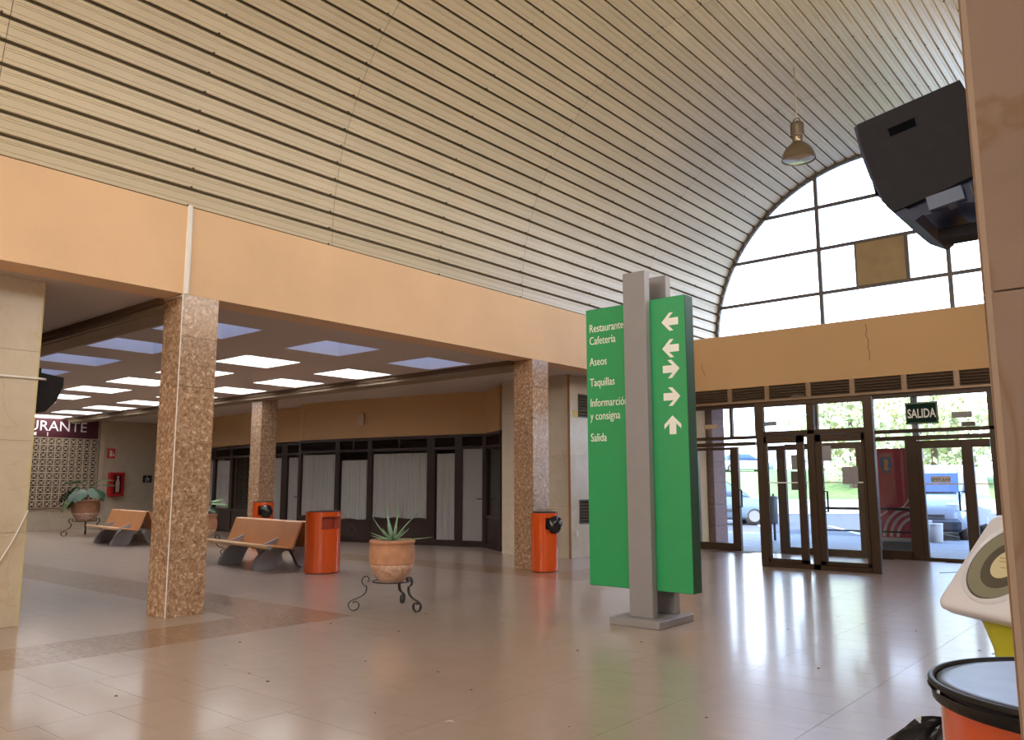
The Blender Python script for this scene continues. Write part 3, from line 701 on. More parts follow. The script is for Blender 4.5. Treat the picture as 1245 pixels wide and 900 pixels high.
# notices on the glass
def notice(x0, x1, z0, z1, y, m, lab, nm='glass_notice'):
    o = obj(nm, MB().box(x0, x1, y-.004, y, z0, z1), m); return tag(o, lab, 'notice')
notice(-8.34, -8.02, 2.62, 2.71, YE+.03, paper_t, 'tan strip notice on the upper left fanlight')
notice(-6.95, -6.67, 2.62, 2.71, YE+.03, paper_g, 'grey strip notice on the fanlight right of the left post')
notice(-3.36, -3.03, 2.60, 2.71, YE+.03, paper_g, 'grey strip notice on the fanlight beside the exit sign')
notice(-3.21, -2.99, 2.44, 2.52, YE+.03, paper_d, 'dark strip notice below the grey one on the right fanlight')
notice(-6.40, -6.12, 1.70, 2.00, YE+.03, paper_g, 'grey paper notice on the outer door seen through the left leaf')
notice(-6.42, -6.10, 1.28, 1.66, YE+.03, paper_d, 'brown paper notice under the grey one on the outer door')
notice(-4.76, -4.60, 1.78, 2.03, YV, paper_g, 'grey notice on the top corner of the right windbreak leaf')
notice(-4.44, -4.19, 1.40, 1.68, YV, paper_g, 'square grey notice in the middle of the right windbreak leaf')
t = thing('push_sticker', 'small sticker reading EMPUJAR on the right glass door', 'sticker', (-3.62, YE+.03, 1.48))
obj('plate', MB().box(-.16, .16, -.004, .0, -.06, .06), paper_w, t); text('lettering', 'EMPUJAR', .085, black_sign, t, (0, -.006, -.03), align='CENTER', ext=.001)
# SALIDA sign
t = thing('exit_sign', 'dark green exit sign reading SALIDA hung above the right door', 'sign', (-3.80, YE-.25, 2.70))
obj('panel', MB().box(-.275, .275, -.012, .012, -.20, .20), exit_g, t)
obj('border', MB().box(-.265, .265, -.016, -.012, .175, .19).box(-.265, .265, -.016, -.012, -.19, -.175).box(-.265, -.25, -.016, -.012, -.19, .19).box(.25, .265, -.016, -.012, -.19, .19), mat('sign_border', (.12, .18, .14), .5), t)
text('lettering', 'SALIDA', .235, white_txt, t, (0, -.016, -.085), align='CENTER', sx=.62*1.0, bold=.004)
obj('hanger', MB().box(-.22, -.21, -.004, .004, .2, .33).box(.21, .22, -.004, .004, .2, .33), bronze, t)
obj('bracket', MB().box(-.23, -.2, 0, .25, .33, .36).box(.2, .23, 0, .25, .33, .36), bronze, t)

# arched window
YA = 17.70
aw = group_struct('window_110', 'big half round window above the entrance')
def arc(r, a0=0.0, a1=PI, n=48): return [(VX - r*math.cos(a0+(a1-a0)*k/n), VZ + r*math.sin(a0+(a1-a0)*k/n)) for k in range(n+1)]
b = MB(); ro, ri = arc(VR+.02), arc(VR-.07)
for k in range(48):
    p0, p1, q1, q0 = ro[k], ro[k+1], ri[k+1], ri[k]
    b.add([(p0[0], YA, p0[1]), (p1[0], YA, p1[1]), (q1[0], YA, q1[1]), (q0[0], YA, q0[1]), (p0[0], YA+.08, p0[1]), (p1[0], YA+.08, p1[1]), (q1[0], YA+.08, q1[1]), (q0[0], YA+.08, q0[1])],
          [(0, 1, 2, 3), (7, 6, 5, 4), (3, 2, 6, 7), (0, 4, 5, 1)])
arch_m = mat('arch_frame_steel', (.10, .08, .07), .5)
obj('arch_frame', b, arch_m, aw)
def chord(z): return math.sqrt(max(0, (VR-.05)**2-(z-VZ)**2))
ZH = [5.57, 6.57, 7.53]
for z in ZH: obj('transom', MB().box(VX-chord(z), VX+chord(z), YA, YA+.06, z-.035, z+.035), arch_m, aw)
for x in (-5.98, -3.42): obj('mullion', MB().box(x-.04, x+.04, YA-.005, YA+.065, 4.62, VZ+math.sqrt((VR-.05)**2-(x-VX)**2)), arch_m, aw)
obj('mullion', MB().box(-4.22, -4.15, YA-.004, YA+.062, 5.57, 6.57), arch_m, aw)
obj('mullion', MB().box(-5.225, -5.195, YA-.004, YA+.062, 5.57, 6.57), arch_m, aw)
obj('infill_board', MB().box(-5.195, -4.22, YA+.01, YA+.04, 5.605, 6.535), brown_infill, aw)
# panes
zed = [4.62]+ZH+[8.6]; xed = [-8.6, -5.98, -3.42, -.8]
for za, zb in zip(zed[:-1], zed[1:]):
    for xa, xb in zip(xed[:-1], xed[1:]):
        n = 14; pts_t = []; ok = False; b = MB(); 
        up = []
        for k in range(n+1):
            x = xa+(xb-xa)*k/n; h = (VR-.04)**2-(x-VX)**2
            zt_ = min(zb, VZ+math.sqrt(h)) if h > 0 else za
            up.append((x, max(za, zt_)))
        if max(u[1] for u in up) <= za+.02: continue
        for k in range(n):
            if up[k][1] <= za+1e-4 and up[k+1][1] <= za+1e-4: continue
            b.quad((up[k][0], YA+.035, za), (up[k+1][0], YA+.035, za), (up[k+1][0], YA+.035, up[k+1][1]), (up[k][0], YA+.035, up[k][1]))
        obj('pane', b, arch_glass, aw)
# clips where the slats meet the arch
b = MB()
for k in range(NS+1):
    tt = T0 + k*DT; c = Vector(shp(tt, YA-.03, VR-.035)); b.box(c.x-.035, c.x+.035, c.y-.02, c.y+.03, c.z-.035, c.z+.035)
o = obj('slat_clips', b, vault_back, aw); o['kind'] = 'stuff'
# wall around the arch outside the vault
b = MB()
pts = arc(VR+.015, -.06, PI+.06, 40)
for k in range(40):
    (x1, z1), (x2, z2) = pts[k], pts[k+1]
    s1, s2 = 1.12, 1.12
    b.quad((x1, YA+.03, z1), (x2, YA+.03, z2), (VX+(x2-VX)*s2, YA+.03, VZ+(z2-VZ)*s2), (VX+(x1-VX)*s1, YA+.03, VZ+(z1-VZ)*s1))
struct('wall_gable', b, stucco_s)

# ---- near end of the hall and right hand side (behind and beside the camera)
struct('wall_near', MB().box(-10.2, 6.2, -12.4, -12.2, 0, 4.62), stucco_s, label='near end wall below the arched window')
b = MB(); ar = arc(VR+.04)
b.add([(x, -12.15, z) for x, z in ar], [tuple(range(len(ar)))])
ww = group_struct('window_111', 'half round window at the near end of the hall'); obj('pane', b, near_day, ww)
for x in (-5.98, -3.42): obj('mullion', MB().box(x-.05, x+.05, -12.14, -12.08, 4.62, VZ+math.sqrt(VR**2-(x-VX)**2)), arch_m, ww)
struct('ceiling_right', MB().box(-.9, 6.2, -12.3, 6.0, 4.60, 4.75), plaster, label='flat ceiling right of the vault')
struct('wall_right', MB().box(-.5, 6.2, 6.0, 6.15, 0, 4.62), stucco_s, label='wall closing the right bay')
struct('wall_right_nave', MB().box(-.80, -.5, 6.0, 17.7, 0, 4.70), stucco_s, label='right wall of the vaulted hall')
rn = group_struct('window_113', 'long added light panel in the right flank of the vault behind the camera')  # unseen glowing panel, added to light the left beam and vault
def flank(u, v): return shp(math.radians(104+46*u), -10.0+11.5*v, VR-.03)
b = MB().grid(lambda u, v: flank(1-u, v), 12, 6, False); obj('pane', b, flank_fill, rn)
for k in range(8):
    obj('fill_panel_bar', MB().tube([flank(i/12, k/7) for i in range(13)], .035, 5), bronze, rn)
rc = group_struct('window_114', 'added light strip low in the right flank of the vault')  # unseen glowing strip, added to brighten the far part of the left beam
def fill_strip(u, v): return shp(math.radians(157+20*u), 5.0+7.5*v, VR-.03)
obj('pane', MB().grid(lambda u, v: fill_strip(1-u, v), 6, 6, False), strip_fill, rc)
for k in range(6): obj('fill_panel_bar', MB().tube([fill_strip(i/6, k/5) for i in range(7)], .035, 5), bronze, rc)
struct('wall_right_far', MB().box(6.0, 6.2, -12.3, 6.1, 0, 4.62), stucco_s)
struct('wall_shade_near', MB().box(-.9, -.62, -12.2, .12, 0, 4.62), stucco_s, label='added wall beside the camera that shades the near pillar')  # put in out of view to keep the near window's light off the pillar
rw = group_struct('window_112', 'tall added light panel in the right hand wall')  # glowing panel added out of view as fill light from the right
obj('pane', MB().box(5.97, 5.99, -5.5, 4.5, .4, 4.2), right_fill, rw)
for k in range(6): obj('mullion', MB().box(5.92, 5.97, -5.5+2*k-.04, -5.5+2*k+.04, .3, 4.3), bronze, rw)

# ---- foreground pillar at the right edge
PXL = -.205
pl = struct('column_near', MB().box(PXL+.02, .45, 1.27, 1.56, 0, 4.6), grout, label='cream marble pillar close to the camera at the right edge')
for a, b in zip([0, .74, 1.66, 2.58, 3.5], [.74, 1.66, 2.58, 3.5, 4.6]):
    obj('marble_slab', MB().bbox(PXL+.012, .45, 1.25, 1.275, a+.001, b-.001, .001), marble_p, pl)
    obj('marble_slab', MB().bbox(PXL, PXL+.022, 1.262, 1.56, a+.001, b-.001, .001), marble_p, pl)
obj('edge_bead', MB().prism([(PXL, 1.265), (PXL+.014, 1.25), (PXL+.018, 1.265)], 0, 4.6, 'z'), mat('pale_pillar_edge', (.60, .53, .49), .35), pl)
struct('column_right', MB().box(-.50, -.1, 4.15, 4.55, 0, 4.6), marble_c, label='pillar behind the hanging television')

# ================================================================== THINGS
# ---- green direction sign
sg = thing('direction_sign', 'tall green direction sign between grey posts in the hall', 'sign', (-4.43, 7.45, 0))
obj('base_plate', MB().bbox(-.265, .315, -.345, .36, 0, .075, .006), grey_post, sg)
PF = -.21      # front post face (world y 7.24)
obj('post', MB().bbox(-.105, .165, PF, PF+.10, .075, 3.64, .006), grey_post, sg)
obj('post', MB().bbox(-.105, .20, .18, .28, .075, 3.66, .006), grey_post, sg)
PY0 = -.105
obj('panel', MB().bbox(-.66, .57, PY0, PY0+.17, .335, 3.335, .004), green_d, sg)
obj('panel_face', MB().box(-.655, .565, PY0-.004, PY0, .34, 3.33), green, sg)
fy_ = PY0-.006
def stext(s, z, nm='lettering', size=.128): return text(nm, s, size, white_txt, sg, (-.615, fy_, z), sx=.725, ext=.002)
for s, z in (('Restaurante', 3.075), ('Cafetería', 2.935), ('Aseos', 2.70), ('Taquillas', 2.47), ('Informarción', 2.245), ('y consigna', 2.10), ('Salida', 1.865)): stext(s, z)
def arrow(z, ang):
    a = [(-.085, 0), (-.005, .085), (.035, .085), (-.015, .034), (.085, .034), (.085, -.034), (-.015, -.034), (.035, -.085), (-.005, -.085)]
    c, s_ = math.cos(ang), math.sin(ang)
    a = [(.395+1.12*(x*c-y*s_), z+1.12*(x*s_+y*c)) for x, y in a]
    fixn(obj('arrow', MB().prism(a, fy_-.002, fy_+.002, 'y'), white_txt, sg))
for z, ang in ((3.07, 0), (2.79, 0), (2.575, PI), (2.29, PI), (2.00, -PI/2)): arrow(z, ang)

# ---- orange litter bins (oval)
def bin_mesh(nm, lab, loc, rz, bag=True, w=.56, d=.46, h=.97):
    t = thing(nm, lab, 'litter bin', loc, rz, 'orange litter bins')
    n = 40; prof = [(1, .0), (1, h)]
    # shell with an opening on the front right quarter
    def P(k, z): 
        a = 2*PI*k/n; ca_, sa = math.cos(a), math.sin(a)
        e = .8
        return (w/2*math.copysign(abs(ca_)**e, ca_), d/2*math.copysign(abs(sa)**e, sa), z)
    zs = [.012, .05, h*.72, h*.92, h]
    o0, o1 = 27, 35
    b = MB(); vs = [P(k, z) for z in zs for k in range(n)]; fs = []
    for i in range(len(zs)-1):
        for k in range(n):
            if i == 2 and o0 <= k < o1: continue
            k2 = (k+1) % n; fs.append((i*n+k, i*n+k2, (i+1)*n+k2, (i+1)*n+k))
    b.add(vs, fs, True); obj('body', b, orange, t)
    # recess behind the opening
    r = MB(); rec = [P(k, 0) for k in range(o0, o1+1)]
    za, zb = h*.72, h*.92
    for (x1, y1, _), (x2, y2, _) in zip(rec[:-1], rec[1:]):
        s_ = .62
        r.quad((x1*s_, y1*s_, za), (x2*s_, y2*s_, za), (x2*s_, y2*s_, zb), (x1*s_, y1*s_, zb))
        r.quad((x1, y1, za), (x2, y2, za), (x2*s_, y2*s_, za), (x1*s_, y1*s_, za)); r.quad((x1, y1, zb), (x2, y2, zb), (x2*s_, y2*s_, zb), (x1*s_, y1*s_, zb))
    for (x, y, _) in (rec[0], rec[-1]): r.quad((x, y, za), (x, y, zb), (x*.62, y*.62, zb), (x*.62, y*.62, za))
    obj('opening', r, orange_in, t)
    obj('lid', MB().lathe([(.90, h-.03), (.96, h-.012), (.96, h+.012), (.9, h+.022)], 32, sx=w/2, sy=d/2), black_pl, t)
    obj('foot_ring', MB().lathe([(.97, 0), (.97, .014)], 32, sx=w/2, sy=d/2), black_pl, t)
    if bag:
        rng = random.Random(bag)
        def f(u, v):
            a = 2*PI*u; ph = PI*v; rr = 1 + .22*math.sin(5*a+3*v*4)*math.sin(ph) + rng.uniform(-.08, .08)*math.sin(ph)
            mx, my = (rec[len(rec)//2][0], rec[len(rec)//2][1])
            return (mx*1.0 + .12*rr*math.sin(ph)*math.cos(a)*1.1, my*1.02 + .09*rr*math.sin(ph)*math.sin(a), h*.80 - .14*math.cos(ph)*-1*rr)
        obj('bin_liner', MB().grid(f, 16, 9, True), bag_m, t)
    return t
bin_mesh('litter_bin', 'tall glossy orange bin at the right end of the bench', (-10.97, 8.26, 0), math.radians(84), bag=False)
bin_mesh('litter_bin', 'orange bin with black bag in its mouth before the far column', (-8.29, 10.68, 0), math.radians(74), bag=3, w=.42, d=.40, h=.94)
bin_mesh('litter_bin', 'orange bin half hidden behind the front bench', (-16.28, 10.58, 0), math.radians(60), bag=5, w=.46, d=.42, h=1.02)
# scraps on the bin by the far column
o = obj('leaf_scraps', MB().box(-.10, .02, -.03, .0, .0, .008).box(.02, .14, .0, .03, .0, .01).tube([(-.22, .0, -.01), (-.1, 0, .02), (.05, .02, .02), (.2, .04, .03)], .006, 4), mat('dry_scraps', (.25, .22, .08), .8), None, (-8.29, 10.68, .976)); tag(o, 'dry twiggy scraps lying on the bin by the far column', 'scraps')

# ---- double benches
def bench(lab, loc, rz):
    t = thing('bench', lab, 'bench', loc, rz, 'double sided plywood benches')
    L = 1.30; cuts = [(-L, -.68), (-.68, .68), (.68, L)]
    for side in (1, -1):
        seatp = [(-.53, .385), (-.545, .41), (-.52, .432), (-.47, .430), (-.30, .405), (-.12, .385), (-.085, .37), (-.12, .365), (-.30, .385), (-.47, .405)]
        backp = [(-.135, .36), (-.10, .36), (-.015, .60), (.045, .765), (.062, .79), (.04, .805), (.018, .785), (-.045, .61)]
        for a, b in cuts:
            for nm, pr in (('seat', seatp), ('backrest', backp)):
                pts = [((p[0]-.075)*side, p[1]) for p in pr]
                fixn(obj(nm, MB().prism(pts, a+.006, b-.006, 'x'), ply, t))
        fixn(obj('front_rail', MB().tube([(-L-.01, -.60*side, .405), (L+.01, -.60*side, .405)], .032, 14), ply_e, t))
        for x in (-L-.012, L+.012): obj('end_cap', MB().lathe([(.036, -.012), (.036, .012)], 14, T=Matrix.Translation((x, -.60*side, .405)) @ Matrix.Rotation(PI/2, 4, 'Y')), alu, t)
        for x in (-.68, .68):
            pts = [((p[0]-.075)*side, p[1]) for p in [(-.36, .41), (-.05, .53), (.02, .62), (-.02, .50), (-.10, .40)]]
            fixn(obj('bracket', MB().prism(pts, x-.022, x+.022, 'x'), alu, t))
    for x in (-.68, .68):
        out = [(-.60, 0), (-.57, .12), (-.47, .26), (-.33, .37), (0, .39), (.33, .37), (.47, .26), (.57, .12), (.60, 0), (.28, 0), (.20, .05), (.15, .16), (.09, .27), (0, .31), (-.09, .27), (-.15, .16), (-.20, .05), (-.28, 0)]
        # arch leg as two halves to keep the outline convex enough
        b = MB()
        n = len(out)//2
        for i in range(n-1):
            a, c = out[i], out[i+1]; d, e = out[len(out)-1-i], out[len(out)-2-i]
            b.prism([a, c, e, d], x-.06, x+.06, 'x')
        fixn(obj('leg', b, alu, t))
    obj('beam', MB().box(-1.1, 1.1, -.05, .05, .30, .37), alu, t)
    return t
bench('double plywood bench beside the tall orange bin', (-12.70, 8.39, 0), math.radians(-8))
bench('double plywood bench deep in the side hall near the lattice', (-20.1, 9.35, 0), math.radians(-8))

# ---- planters on wrought iron stands
def spiral(c, r0, r1, a0, turns, n=20, plane=None):
    pts = []
    for k in range(n+1):
        u = k/n; r = r0+(r1-r0)*u; a = a0+turns*2*PI*u
        pts.append((c[0]+r*math.cos(a), 0, c[1]+r*math.sin(a)))
    return pts
def stand_legs(t, k, rot, R=.23, zt=.40):
    def scroll(cx, cz, r0, r1, a0, turn, n=16):
        return [(cx+(r0+(r1-r0)*i/n)*math.cos(a0+turn*i/n), 0, cz+(r0+(r1-r0)*i/n)*math.sin(a0+turn*i/n)) for i in range(n+1)]
    for i in range(3):
        T = Matrix.Rotation(rot + i*2*PI/3, 4, 'Z') @ Matrix.Scale(k, 4)
        # upper scroll outside the pot, S-shaped shank, foot scroll curling back in
        up = scroll(R+.075, zt-.035, .022, .072, -PI*.7, -PI*1.8)
        top_end = up[-1]
        fc = (R+.215, .078)
        foot = scroll(fc[0], fc[1], .078, .03, -PI*.02, -PI*1.75)
        p0 = Vector(top_end); p3 = Vector(foot[0])
        c1 = p0 + Vector((-.03, 0, -.17)); c2 = p3 + Vector((.01, 0, .10))
        shank = []
        for q_ in range(1, 12):
            u = q_/12; shank.append(tuple(p0*(1-u)**3 + c1*3*u*(1-u)**2 + c2*3*u*u*(1-u) + p3*u**3))
        obj('leg', MB().bar(up + shank + foot, .034, .009, (0, 1, 0), T=T), iron, t)
    ring = [(R*k*math.cos(2*PI*j/24), R*k*math.sin(2*PI*j/24), (zt-.06)*k) for j in range(25)]
    obj('ring', MB().tube(ring, .008, 6), iron, t)
def pot(t, z0, R, H, mid=True):
    prof = [(.55, 0), (.72, .12), (.90, .30), (.97, .42)]
    obj('pot_base', MB().lathe([(R*r, z0+H*z) for r, z in prof], 36, cap=True), terra_w, t)
    prof = [(.97, .42), (1.0, .44), (.985, .47), (1.0, .60), (.99, .78), (.93, .88), (.96, .90), (1.0, .93), (1.0, .985), (.96, 1.0), (.88, 1.0), (.86, .94)]
    obj('pot_body', MB().lathe([(R*r, z0+H*z) for r, z in prof], 36, cap=False), terra, t)
    obj('soil', MB().lathe([(R*.87, z0+H*.93), (R*.5, z0+H*.95), (.01, z0+H*.955)], 24, cap=False), soil, t)
def aloe_leaf(az, el, L, w, curl, base=(0, 0, 0)):
    b = MB(); n = 8; vs = []
    d = Vector((math.cos(az), math.sin(az), 0)); sd = Vector((-math.sin(az), math.cos(az), 0))
    p = Vector(base); e = el
    for i in range(n+1):
        u = i/n; ww = w*(1-u)**.75*(1 if u > .05 else .9)+.0015
        nn = d*-math.sin(e) + Vector((0, 0, 1))*math.cos(e)
        vs += [p - sd*ww, p - nn*ww*.45, p + sd*ww, p + nn*ww*.25]
        p = p + (d*math.cos(e) + Vector((0, 0, 1))*math.sin(e))*(L/n); e += curl/n
    fs = []
    for i in range(n):
        for k in range(4):
            k2 = (k+1) % 4; fs.append((4*i+k, 4*i+k2, 4*i+4+k2, 4*i+4+k))
    return b.add(vs, fs, True)
t = thing('aloe_planter', 'potted aloe in a round terracotta pot on a wrought iron stand', 'potted plant', (-7.15, 6.36, 0))
stand_legs(t, .92, math.radians(0), .235, .40)
pot(t, .31, .262, .47)
zb = .775
camr = math.atan2(math.sin(_y), math.cos(_y))
for k, (aa, el, L, w, cu) in enumerate([(0, .02, .38, .022, .12), (PI, .75, .30, .026, .35), (.3, .95, .40, .022, -.35), (2.3, 1.25, .34, .02, .05), (1.0, 1.35, .36, .02, -.05), (PI-.3, .25, .24, .03, .1), (-.5, .55, .16, .03, .3), (-1.4, .35, .17, .032, .4), (-2.2, .6, .17, .032, .4), (-2.8, .15, .20, .03, .2), (.7, .4, .20, .03, .3), (1.9, .8, .2, .03, .2), (-1.0, 1.0, .16, .028, .1), (-2.0, 1.1, .17, .028, .1), (PI, .1, .2, .02, -.5)]):
    obj('leaf', aloe_leaf(aa+camr, el, L*1.22, w*1.1, cu, (.02*math.cos(aa+camr), .02*math.sin(aa+camr), zb)), aloe_m, t)
# monstera
def monstera_leaf(az, tilt, stem, size, m, droop=.6):
    """one broad split leaf on a stalk"""
    b = MB(); st = MB()
    d = Vector((math.cos(az), math.sin(az), 0)); sd = Vector((-math.sin(az), math.cos(az), 0)); up = Vector((0, 0, 1))
    p0 = Vector((0, 0, 0)); tip = d*stem*.55 + up*stem*.8
    mid = d*stem*.15 + up*stem*.55
    st.tube([p0, mid, tip], .008, 5)
    e = tilt
    n = 9; L = size; ctr = []
    p = tip.copy()
    for i in range(n+1):
        ctr.append((p.copy(), e)); p = p + (d*math.cos(e) + up*math.sin(e))*(L/n); e -= droop/n
    for i in range(n):
        (pa, ea), (pb, eb) = ctr[i], ctr[i+1]
        u = (i+.5)/n; w = size*.46*math.sin(PI*min(1, u*.85+.12))**.7
        nn = d*-math.sin(ea) + up*math.cos(ea)
        for s_ in (-1, 1):
            g = .66 if i > 1 else 1.0
            q0 = pa; q1 = pa + (pb-pa)*g
            out = sd*s_*w - nn*w*.25 + (pb-pa)*1.2
            b.add([q0, q1, q1+out*.96, q0+out*.55+(pb-pa)*-.1+sd*s_*w*.42-nn*w*.05], [(0, 1, 2, 3) if s_ > 0 else (3, 2, 1, 0)])
    return st, b
def monstera(lab, loc, k, seed, leaves):
    t = thing('monstera_planter', lab, 'potted plant', loc)
    stand_legs(t, k, .4+seed, .235, .40); pot(t, .33*k, .30*k, .5*k)
    for (az, tilt, stem, size, pale) in leaves:
        st, b = monstera_leaf(az, tilt, stem, size, None)
        for bb in (st, b): bb.v = [(v[0], v[1], v[2]+.78*k) for v in bb.v]
        s_ = obj('stalk', st, leaf_m, t); obj('leaf', b, leaf_l if pale else leaf_m, s_)
    return t
L0 = camr
monstera('large split leaved plant in a terracotta pot before the lattice', (-24.1, 9.95, 0), 1.2, .2,
    [(L0+PI, -.5, .55, .62, 0), (L0+PI+.6, -.7, .4, .7, 1), (L0+PI-.5, .1, .75, .5, 1), (L0+1.2, .3, .75, .5, 1), (L0+.2, .2, .6, .45, 0), (L0-.6, -.3, .5, .55, 0), (L0-1.6, -.4, .45, .55, 0), (L0-2.3, -.9, .5, .6, 0), (L0+PI-.1, -.9, .3, .55, 1), (L0, -.4, .35, .4, 0)])
monstera('small plant on an iron stand half hidden by the near column', (-15.3, 8.55, 0), 1.0, .9,
    [(L0+PI, .3, .3, .3, 0), (L0, .2, .32, .35, 1), (L0-.5, -.1, .25, .3, 0), (L0+1, .5, .35, .3, 1), (L0-1.5, .1, .3, .3, 0)])

# ---- foreground bin with a dusty lid, liner and bag
fb = thing('drum_bin', 'orange drum bin with a dusty black lid at the lower right corner', 'litter bin', (-.185, 1.985, 0))
RB = .285
obj('body', MB().lathe([(RB-.012, 0), (RB-.01, .02), (RB-.01, .968)], 48, cap=False), orange, fb)
obj('rim_band', MB().lathe([(RB-.004, .966), (RB+.004, .966), (RB+.006, .985), (RB+.012, .99)], 56, cap=False), black_pl, fb)
obj('rim', MB().tube([((RB+.004)*math.cos(2*PI*k/56), (RB+.004)*math.sin(2*PI*k/56), 1.0) for k in range(57)], .007, 8), black_pl, fb)
obj('lid', MB().lathe([(RB-.004, .985), (RB-.006, 1.0), (RB-.03, 1.004)], 56, cap=True), lid_m, fb)
obj('lid_hinge', MB().box(.055, .06, -.27, .06, 1.004, 1.007).box(.12, .124, -.25, .06, 1.004, 1.007), black_pl, fb)
def liner(u, v):
    a = math.radians(-106 + 90*u); r = RB + .006 + .03*v*math.sin(u*PI) + .012*math.sin(u*34)*v
    return (r*math.cos(a), r*math.sin(a), .965 - v*(.05+.33*math.sin(min(1, u*1.25)*PI*.5))*(1+.12*math.sin(u*21)))
obj('liner_fold', MB().grid(liner, 40, 8, False), bag_m, fb)
def bagf(u, v):
    a = 2*PI*u; ph = PI*v*.5
    r = 1 + .13*math.sin(5*a+7*v) + .08*math.sin(11*a-5*v) + .05*math.sin(23*a+9*v)
    return (.30*r*math.cos(ph)*math.cos(a), .18*r*math.cos(ph)*math.sin(a), .22*math.sin(ph)*(1+.10*math.sin(7*a+2*v)+.06*math.sin(17*a)) )
o = obj('rubbish_bag', MB().grid(bagf, 44, 10, False), bag_m, None, (-1.08, 4.62, 0.0), (0, 0, .5)); tag(o, 'crumpled black rubbish bag on the floor by the drum bin', 'bag')

# ---- weighing scale
sc = thing('weighing_scale', 'weighing scale with a white tilted dial head on a lime green pillar', 'scale', (-.47, 3.50, 0))
nrm = Vector((-.50, -.58, .64)).normalized(); uu = Vector((.757, -.653, 0)).normalized(); vv = nrm.cross(uu).normalized()
hc = Vector((-.085, -.06, 1.115))
TH = Matrix(((uu.x, vv.x, nrm.x, hc.x), (uu.y, vv.y, nrm.y, hc.y), (uu.z, vv.z, nrm.z, hc.z), (0, 0, 0, 1)))
def rrect(w, h, r, n=5):
    pts = []
    for cx_, cy_, a0 in ((w-r, h-r, 0), (-w+r, h-r, PI/2), (-w+r, -h+r, PI), (w-r, -h+r, 3*PI/2)):
        for k in range(n+1): a = a0+PI/2*k/n; pts.append((cx_+r*math.cos(a), cy_+r*math.sin(a)))
    return pts
b = MB(); prev = None
levels = [(.0, .135, -.165), (.0, .185, -.12), (.0, .215, -.055), (.0, .222, -.02), (.0, .216, -.004), (.0, .205, 0.0)]
base = rrect(1, 1, .16)
vs = []; n = len(base)
for _, s_, z in levels: vs += [(p[0]*s_, p[1]*s_, z) for p in base]
fs = [(i*n+k, i*n+(k+1) % n, (i+1)*n+(k+1) % n, (i+1)*n+k) for i in range(len(levels)-1) for k in range(n)] + [tuple(range(n-1, -1, -1)), tuple((len(levels)-1)*n+k for k in range(n))]
b.add(vs, fs, True, TH); fixn(obj('head', b, white_pl, sc))
def disc(r, z0, z1, m, nm, c=(0, 0)): obj(nm, MB().lathe([(r, z0), (r, z1)], 40, c, T=TH), m, sc)
obj('dial_bezel', MB().lathe([(.182, .0), (.180, .012), (.168, .014), (.165, .004)], 40, T=TH, cap=False), white_pl, sc)
disc(.166, .001, .005, dial_dark, 'dial_rim'); disc(.158, .004, .007, dial_olive, 'dial_ring'); disc(.105, .006, .009, dial_dark, 'dial_face', (.01, -.01)); disc(.062, .008, .012, dial_cream, 'dial_centre', (.012, -.012))
obj('dial_marking', MB().box(-.03, .04, .01, .014, .012, .013, T=TH).box(-.025, .045, -.005, -.002, .012, .013, T=TH).box(.0, .03, -.03, -.027, .012, .013, T=TH), mat('faded_dial_print', (.35, .25, .10), .5), sc)
obj('needle', MB().box(.055, .12, -.055, -.05, .009, .011, T=TH), white_txt, sc)
prof = []
b = MB(); lev = [(.0, .15, .11), (.03, .17, .12), (.06, .145, .10), (.55, .135, .095), (.70, .142, .095), (.80, .16, .10), (.88, .195, .11), (.95, .25, .12)]
bs = rrect(1, 1, .35, 4); vs = []; n = len(bs)
for z, w_, d_ in lev: vs += [(p[0]*w_, p[1]*d_, z) for p in bs]
fs = [(i*n+k, i*n+(k+1) % n, (i+1)*n+(k+1) % n, (i+1)*n+k) for i in range(len(lev)-1) for k in range(n)] + [tuple(range(n-1, -1, -1)), tuple((len(lev)-1)*n+k for k in range(n))]
b.add(vs, fs, True, Matrix.Rotation(math.atan2(uu.y, uu.x), 4, 'Z')); obj('pillar', b, lime, sc)
obj('platform', MB().bbox(-.24, .24, -.42, .06, 0, .07, .02, T=Matrix.Rotation(math.atan2(uu.y, uu.x), 4, 'Z')), black_pl, sc)

# ---- hanging television (seen from its side and below)
tv = thing('television', 'bulky black tube television hung high beside the marble pillar', 'television', (-.86, 4.0, 2.97))
RT = Matrix.Rotation(-.17, 4, 'Y')
sp = [(-.235, .235), (.235, .235), (.24, .03), (.235, -.22), (.05, -.245), (-.178, -.262), (-.20, -.225), (-.222, -.10), (-.235, .05), (-.24, .14)]
fixn(obj('housing', MB().prism(sp, 0, .66, 'y', T=RT), tv_m, tv))
fixn(obj('bezel', MB().prism([(-.252, .23), (-.238, .235), (-.238, .13), (-.228, .04), (-.212, -.09), (-.18, -.20), (-.15, -.24), (-.06, -.32), (-.10, -.335), (-.17, -.275), (-.215, -.19), (-.24, -.05), (-.252, .08)], .01, .65, 'y', T=RT), tv_b, tv))
fixn(obj('lower_housing', MB().prism([(-.13, -.235), (.05, -.226), (.235, -.20), (.235, -.33), (.16, -.345), (.06, -.31), (.0, -.325), (-.10, -.318)], .03, .62, 'y', T=RT), tv_b, tv))
obj('grip_slot', MB().bbox(-.105, .015, -.003, .004, .105, .145, .002, T=RT), mat('recess_shade_black', (.004, .004, .005), .9, spec=0), tv)  # flat black plate paints the shade of the slot's recess
obj('grip_lip', MB().box(-.11, .02, -.006, .0, .145, .150, T=RT), tv_m, tv)
obj('screen', MB().grid(lambda u, v: (-.246-.02*math.sin(PI*u)*math.sin(PI*v), .06+.54*u, -.12+.32*v), 8, 6, T=RT), mat('crt_glass', (.02, .025, .025), .1), tv)
